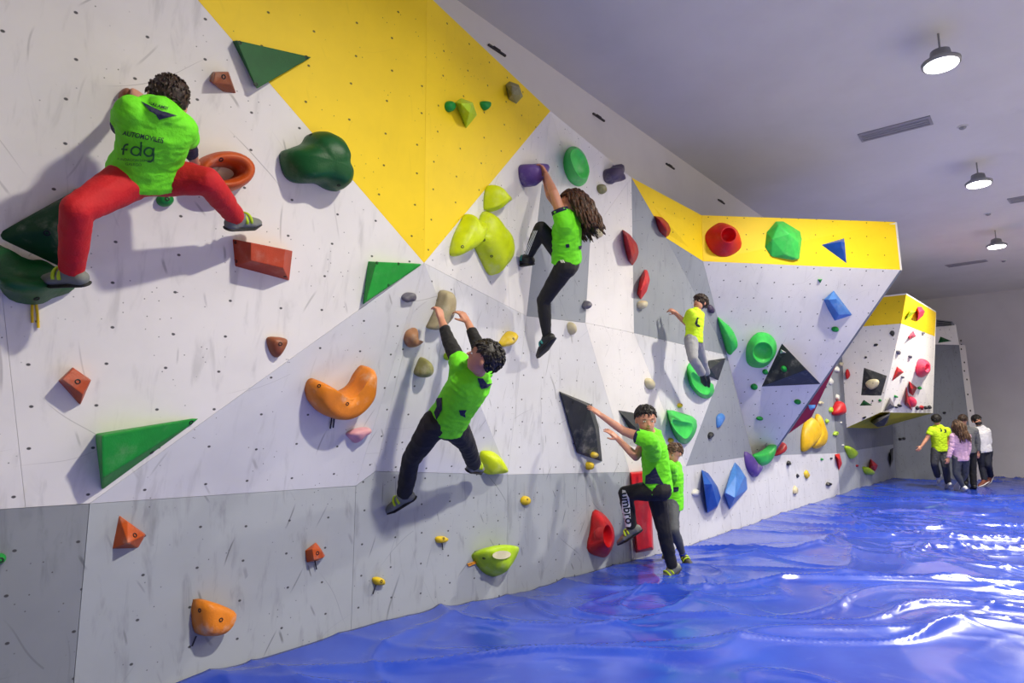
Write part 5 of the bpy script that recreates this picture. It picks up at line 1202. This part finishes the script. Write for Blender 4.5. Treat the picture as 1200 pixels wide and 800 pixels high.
person('person', 'small person in neon yellow shirt and loose grey trousers perched by the long green hold', J, H, vox=.006, shirt=dict(mat=NEONY, len=-.06, sleeve=.8), trousers=dict(mat=GREYC, to=.98, hem=.036, bulk=1.12), shoes=dict(mat=SHB, sole=RUB), hair=dict(mat=H_BR, low=-.6, fr=.22, thick=1.12), look=Vector((-.95, .15, .25)), head=(0, -.1, 1), hs=.16,
       hands=dict(WL=dict(d=Vector((-.4, .6, .5)), palm=YD, curl=.9), WR=dict(d=Vector((-.5, .4, .4)), palm=YD, curl=.9)))
press(J['_shirt'], poly_me([(-.3, 1.5), (.3, 1.3), (-.1, .9), (-.2, -.3), (.6, -.9), (.3, -1.3), (-.5, -1.0), (-.9, -.2), (-.6, .6)]), 4.2, 818, 378, INK, 'logo', label='dark printed logo on the back')

# ---- 5: taller boy standing with one foot on the red hold
H = 1.56; J = {}
J['AR'] = at(788, 666, Y=-.66); J['TR'] = at(775, 678, Y=-.60)
J['P'] = at(771, 571, Y=-.70); J['N'] = at(765, 508, Y=-.72); J['Hd'] = at(757, 492, Y=-.76)
girdle(J, H, IL - FA * .12, w=.09); J['SL'] = at(761, 516, Y=-.86)
J['EL'] = reach(731, 505, J['SL'], .175 * H, 1); J['WL'] = reach(705, 487, J['EL'], .15 * H, 1)
J['ER'] = reach(745, 535, J['SR'], .17 * H, -1); J['WR'] = reach(724, 514, J['ER'], .15 * H, 1)
J['KR'] = at(777, 618, Y=-.66)
J['KL'] = reach(733, 578, J['HL'], .245 * H, 1); J['AL'] = reach(741, 620, J['KL'], .225 * H, 1); J['TL'] = reach(722, 631, J['AL'], .13 * H, 1)
limb_report('boy5', J, H); print({k: [round(c, 2) for c in v] for k, v in J.items()})
person('person', 'dark-haired person in lime and navy shirt standing with one foot raised to the red hold', J, H, vox=.0055, skin=SKIN, shirt=dict(mat=GREEN, len=-.06, sleeve=.42, cuff=NAVY), trousers=dict(mat=BLK, to=.95, hem=.032), shoes=dict(mat=SHG, sole=RUB, strap=LIMES), hair=dict(mat=H_DK, low=-.3, fr=.42, amp=.09), look=Vector((-.62, -.58, -.22)), head=(-.05, 0, 1),
       hands=dict(WL=dict(d=Vector((-.35, .6, .55)), palm=Vector((.1, .8, -.6)), curl=.18), WR=dict(d=Vector((-.35, .55, .6)), palm=Vector((.1, .8, -.5)), curl=.25)))
press(J['_shirt'], poly_me([(-1.9, -1.6), (-1.8, .2), (-1.0, .6), (-.4, 1.4), (.2, 2.0), (.6, .8), (1.2, -.4), (2.0, -1.8), (.4, -1.5)]), 5.6, 767, 558, NAVY, 'side_patch', label='navy angular print at the side of the shirt')
tr = J['_trousers']
press(tr, poly_me([(-4.5, 21), (-1, 20.5), (3.5, 12), (5.5, -20), (4.6, -22), (-2.8, -22), (-5, -2)]), 1, 734, 595, PWHITE, 'side_panel', label='white side panel', lift=.004)
stick(tr, 'umbro', 13, 735, 595, INK, rot=-math.pi / 2 + .16, label='bold black lettering', sx=1.05, lift=.007)
press(tr, poly_me([(-1.2, .6), (1.0, .8), (.4, 0), (1.2, -.8), (-.4, -.6)]), 3, 761, 569, PWHITE, 'logo', label='small white printed mark')

# ---- 6: smaller boy behind him
H = 1.26; J = {}
J['P'] = at(789, 590, Y=-.40); J['N'] = at(790, 543, Y=-.42); J['Hd'] = at(790, 531, Y=-.44)
girdle(J, H, IL * .8 + FA * .4, w=.09)
J['SL'] = at(785, 546, Y=-.52); J['EL'] = reach(779, 556, J['SL'], .16 * H, 1); J['WL'] = reach(768, 546, J['EL'], .14 * H, 1)
J['ER'] = reach(776, 562, J['SR'], .16 * H, 1); J['WR'] = reach(764, 552, J['ER'], .14 * H, 1)
J['AL'] = at(801, 651, Y=-.50); J['KL'] = at(790, 622, Y=-.52); J['TL'] = at(807, 660, Y=-.58)
J['AR'] = at(783, 648, Y=-.22); J['KR'] = at(784, 622, Y=-.36); J['TR'] = at(776, 654, Y=-.14)
limb_report('boy6', J, H); print({k: [round(c, 2) for c in v] for k, v in J.items()})
person('person', 'smaller brown-haired person in lime shirt and blue socks standing behind the taller person', J, H, vox=.006, shirt=dict(mat=GREEN, len=-.14, sleeve=.5), sleeves=dict(mat=NAVY, to=.7, label='navy long sleeve'), trousers=dict(mat=CHAR, to=.86, hem=.026, bulk=.95), shoes=dict(mat=SHB, sole=RUB, strap=LIMES), sock=cloth('blue', (36, 64, 170)), hair=dict(mat=H_LB, low=-.4, fr=.3, tl=1.2), look=Vector((-.9, .2, -.25)), hs=.155)
press(J['_shirt'], poly_me([(-.9, .6), (.8, .7), (.7, -.6), (-.6, -.9)]), 4, 792, 573, NAVY, 'logo', label='small navy print near the hem')

# ---- four adults walking at the far end
def adult(label, H, D, head, neck, sl, sr, el, wl, er, wr, hip, kl, al, tl, kr, ar, tr, look, dd=None, **kw):
    J = {}; dd = dd or {}
    def pt(k, xy): return at(xy[0], xy[1], D=D + dd.get(k, 0))
    D = D * .975; H = H * .975
    for k, v in dict(Hd=head, N=neck, SL=sl, SR=sr, EL=el, WL=wl, ER=er, WR=wr, P=hip, KL=kl, AL=al, TL=tl, KR=kr, AR=ar, TR=tr).items(): J[k] = pt(k, v)
    td = Vector(kw.pop('toe', FA * .9 + IL * -.25)).normalized()
    for q_ in 'LR': J['T' + q_] = J['A' + q_] + td * .10 * H - UPZ * (.035 * H if abs(dd.get('A' + q_, 0)) < .12 else .09 * H)
    J['HL'] = J['P'] + (J['SL'] - J['SR']).normalized() * .05 * H; J['HR'] = J['P'] - (J['SL'] - J['SR']).normalized() * .05 * H
    limb_report(label[:12], J, H)
    person('person', label, J, H, vox=.010, look=Vector(look), hs=.135, group='people walking at the back of the hall', **kw); return J
J = adult('person in neon yellow shirt and dark grey trousers walking away, leftmost of four', 1.76, 15.4, (1097.5, 492), (1099, 499), (1092, 503.5), (1109.5, 504.5), (1086, 514), (1079.5, 523), (1112, 515), (1110, 525), (1101.5, 528), (1095, 543), (1099, 558), (1105, 559), (1108, 546), (1111, 566), (1104, 570), (1, .1, 0), dd=dict(KL=-.05, AL=.14, WL=-.05, KR=-.15, AR=0, TR=-.12),
          shirt=dict(mat=NEONY, len=.0, sleeve=.55), trousers=dict(mat=DGREY, to=.97, hem=.036, bulk=1.05), shoes=dict(mat=SHW, sole=SHW), hair=dict(mat=H_DK, low=-.5, thick=1.08))
press(J['_shirt'], poly_me([(-2.2, 1.2), (-1.6, 1.4), (-1.5, .6), (-.8, .2), (-.9, -.6), (-2.0, -.9), (-1.7, 0)]), 2.2, 1106, 504, INK, 'logo', label='dark printed mark on the back')
press(J['_shirt'], poly_me([(-.7, 1.2), (.8, .9), (.9, -.6), (-.6, -1), (.2, 0)]), 2.2, 1107, 505, INK, 'logo', label='dark printed mark on the back')
J = adult('person in grey jacket and black trousers walking between the pink and white tops', 1.78, 15.35, (1128.5, 492), (1130, 500), (1122, 505), (1142, 504.5), (1121, 517), (1120, 528), (1145.5, 517), (1146, 530), (1134, 529), (1131, 548), (1131, 566), (1127, 570), (1140, 549), (1141, 569.5), (1139, 573.5), (1, .1, 0), dd=dict(TL=-.12, TR=-.1),
          shirt=dict(mat=MGREY, len=-.04, sleeve=1.85, name='jacket'), trousers=dict(mat=BLK, to=.98, hem=.036), shoes=dict(mat=SHB, sole=RUB), hair=dict(mat=H_BR, low=-.5))
J = adult('person with dark curly hair and beard in white sweatshirt, rightmost of four', 1.78, 15.9, (1145, 492.5), (1148, 500), (1141, 505), (1156.5, 505), (1142, 517), (1146, 526), (1159, 517), (1157, 528), (1153, 528), (1151, 547), (1154, 563), (1152, 567), (1158, 545), (1161, 558), (1165, 563), (-.85, -.45, 0), dd=dict(KR=-.1, AR=.15, AL=-.1), toe=IL * .9 - FA * .2,
          shirt=dict(mat=WHITEC, len=-.02, sleeve=1.9, name='sweatshirt'), trousers=dict(mat=DENIM, to=.97, hem=.034), shoes=dict(mat=SHBR, sole=SHW), hair=dict(mat=H_DK, low=-.4, fr=.4, amp=.12, thick=1.08))
Tt = J['_T']; HB = J['_B'][3]; q = .135 * 1.78; bm = bmesh.new(); ellip(bm, J['Hd'] + HB @ Vector((0, .14 * q, -.26 * q)), (.29 * q, .32 * q, .22 * q), HB); link('beard', bm_mesh(bm), H_DK, Tt, True)
J = adult('person with long fair-brown hair, pale pink sweatshirt and grey leggings', 1.68, 14.8, (1122, 498), (1124, 506), (1117.5, 511), (1133.5, 511.5), (1115, 524), (1111.5, 537), (1135, 524), (1133, 535), (1126, 537), (1121, 555), (1129.5, 571), (1126, 575), (1131, 555), (1124, 567), (1118, 569), (1, .1, -.1), dd=dict(AR=.25, KR=.1),
          shirt=dict(mat=PINKC, len=-.06, sleeve=1.92, name='sweatshirt'), trousers=dict(mat=CHAR, to=.95, hem=.026), shoes=dict(mat=SHW, sole=SHW), hair=dict(mat=H_BR, mat2=H_LB, long=.46, n=90, low=-.6, fall=(.10, -.28, -1)))
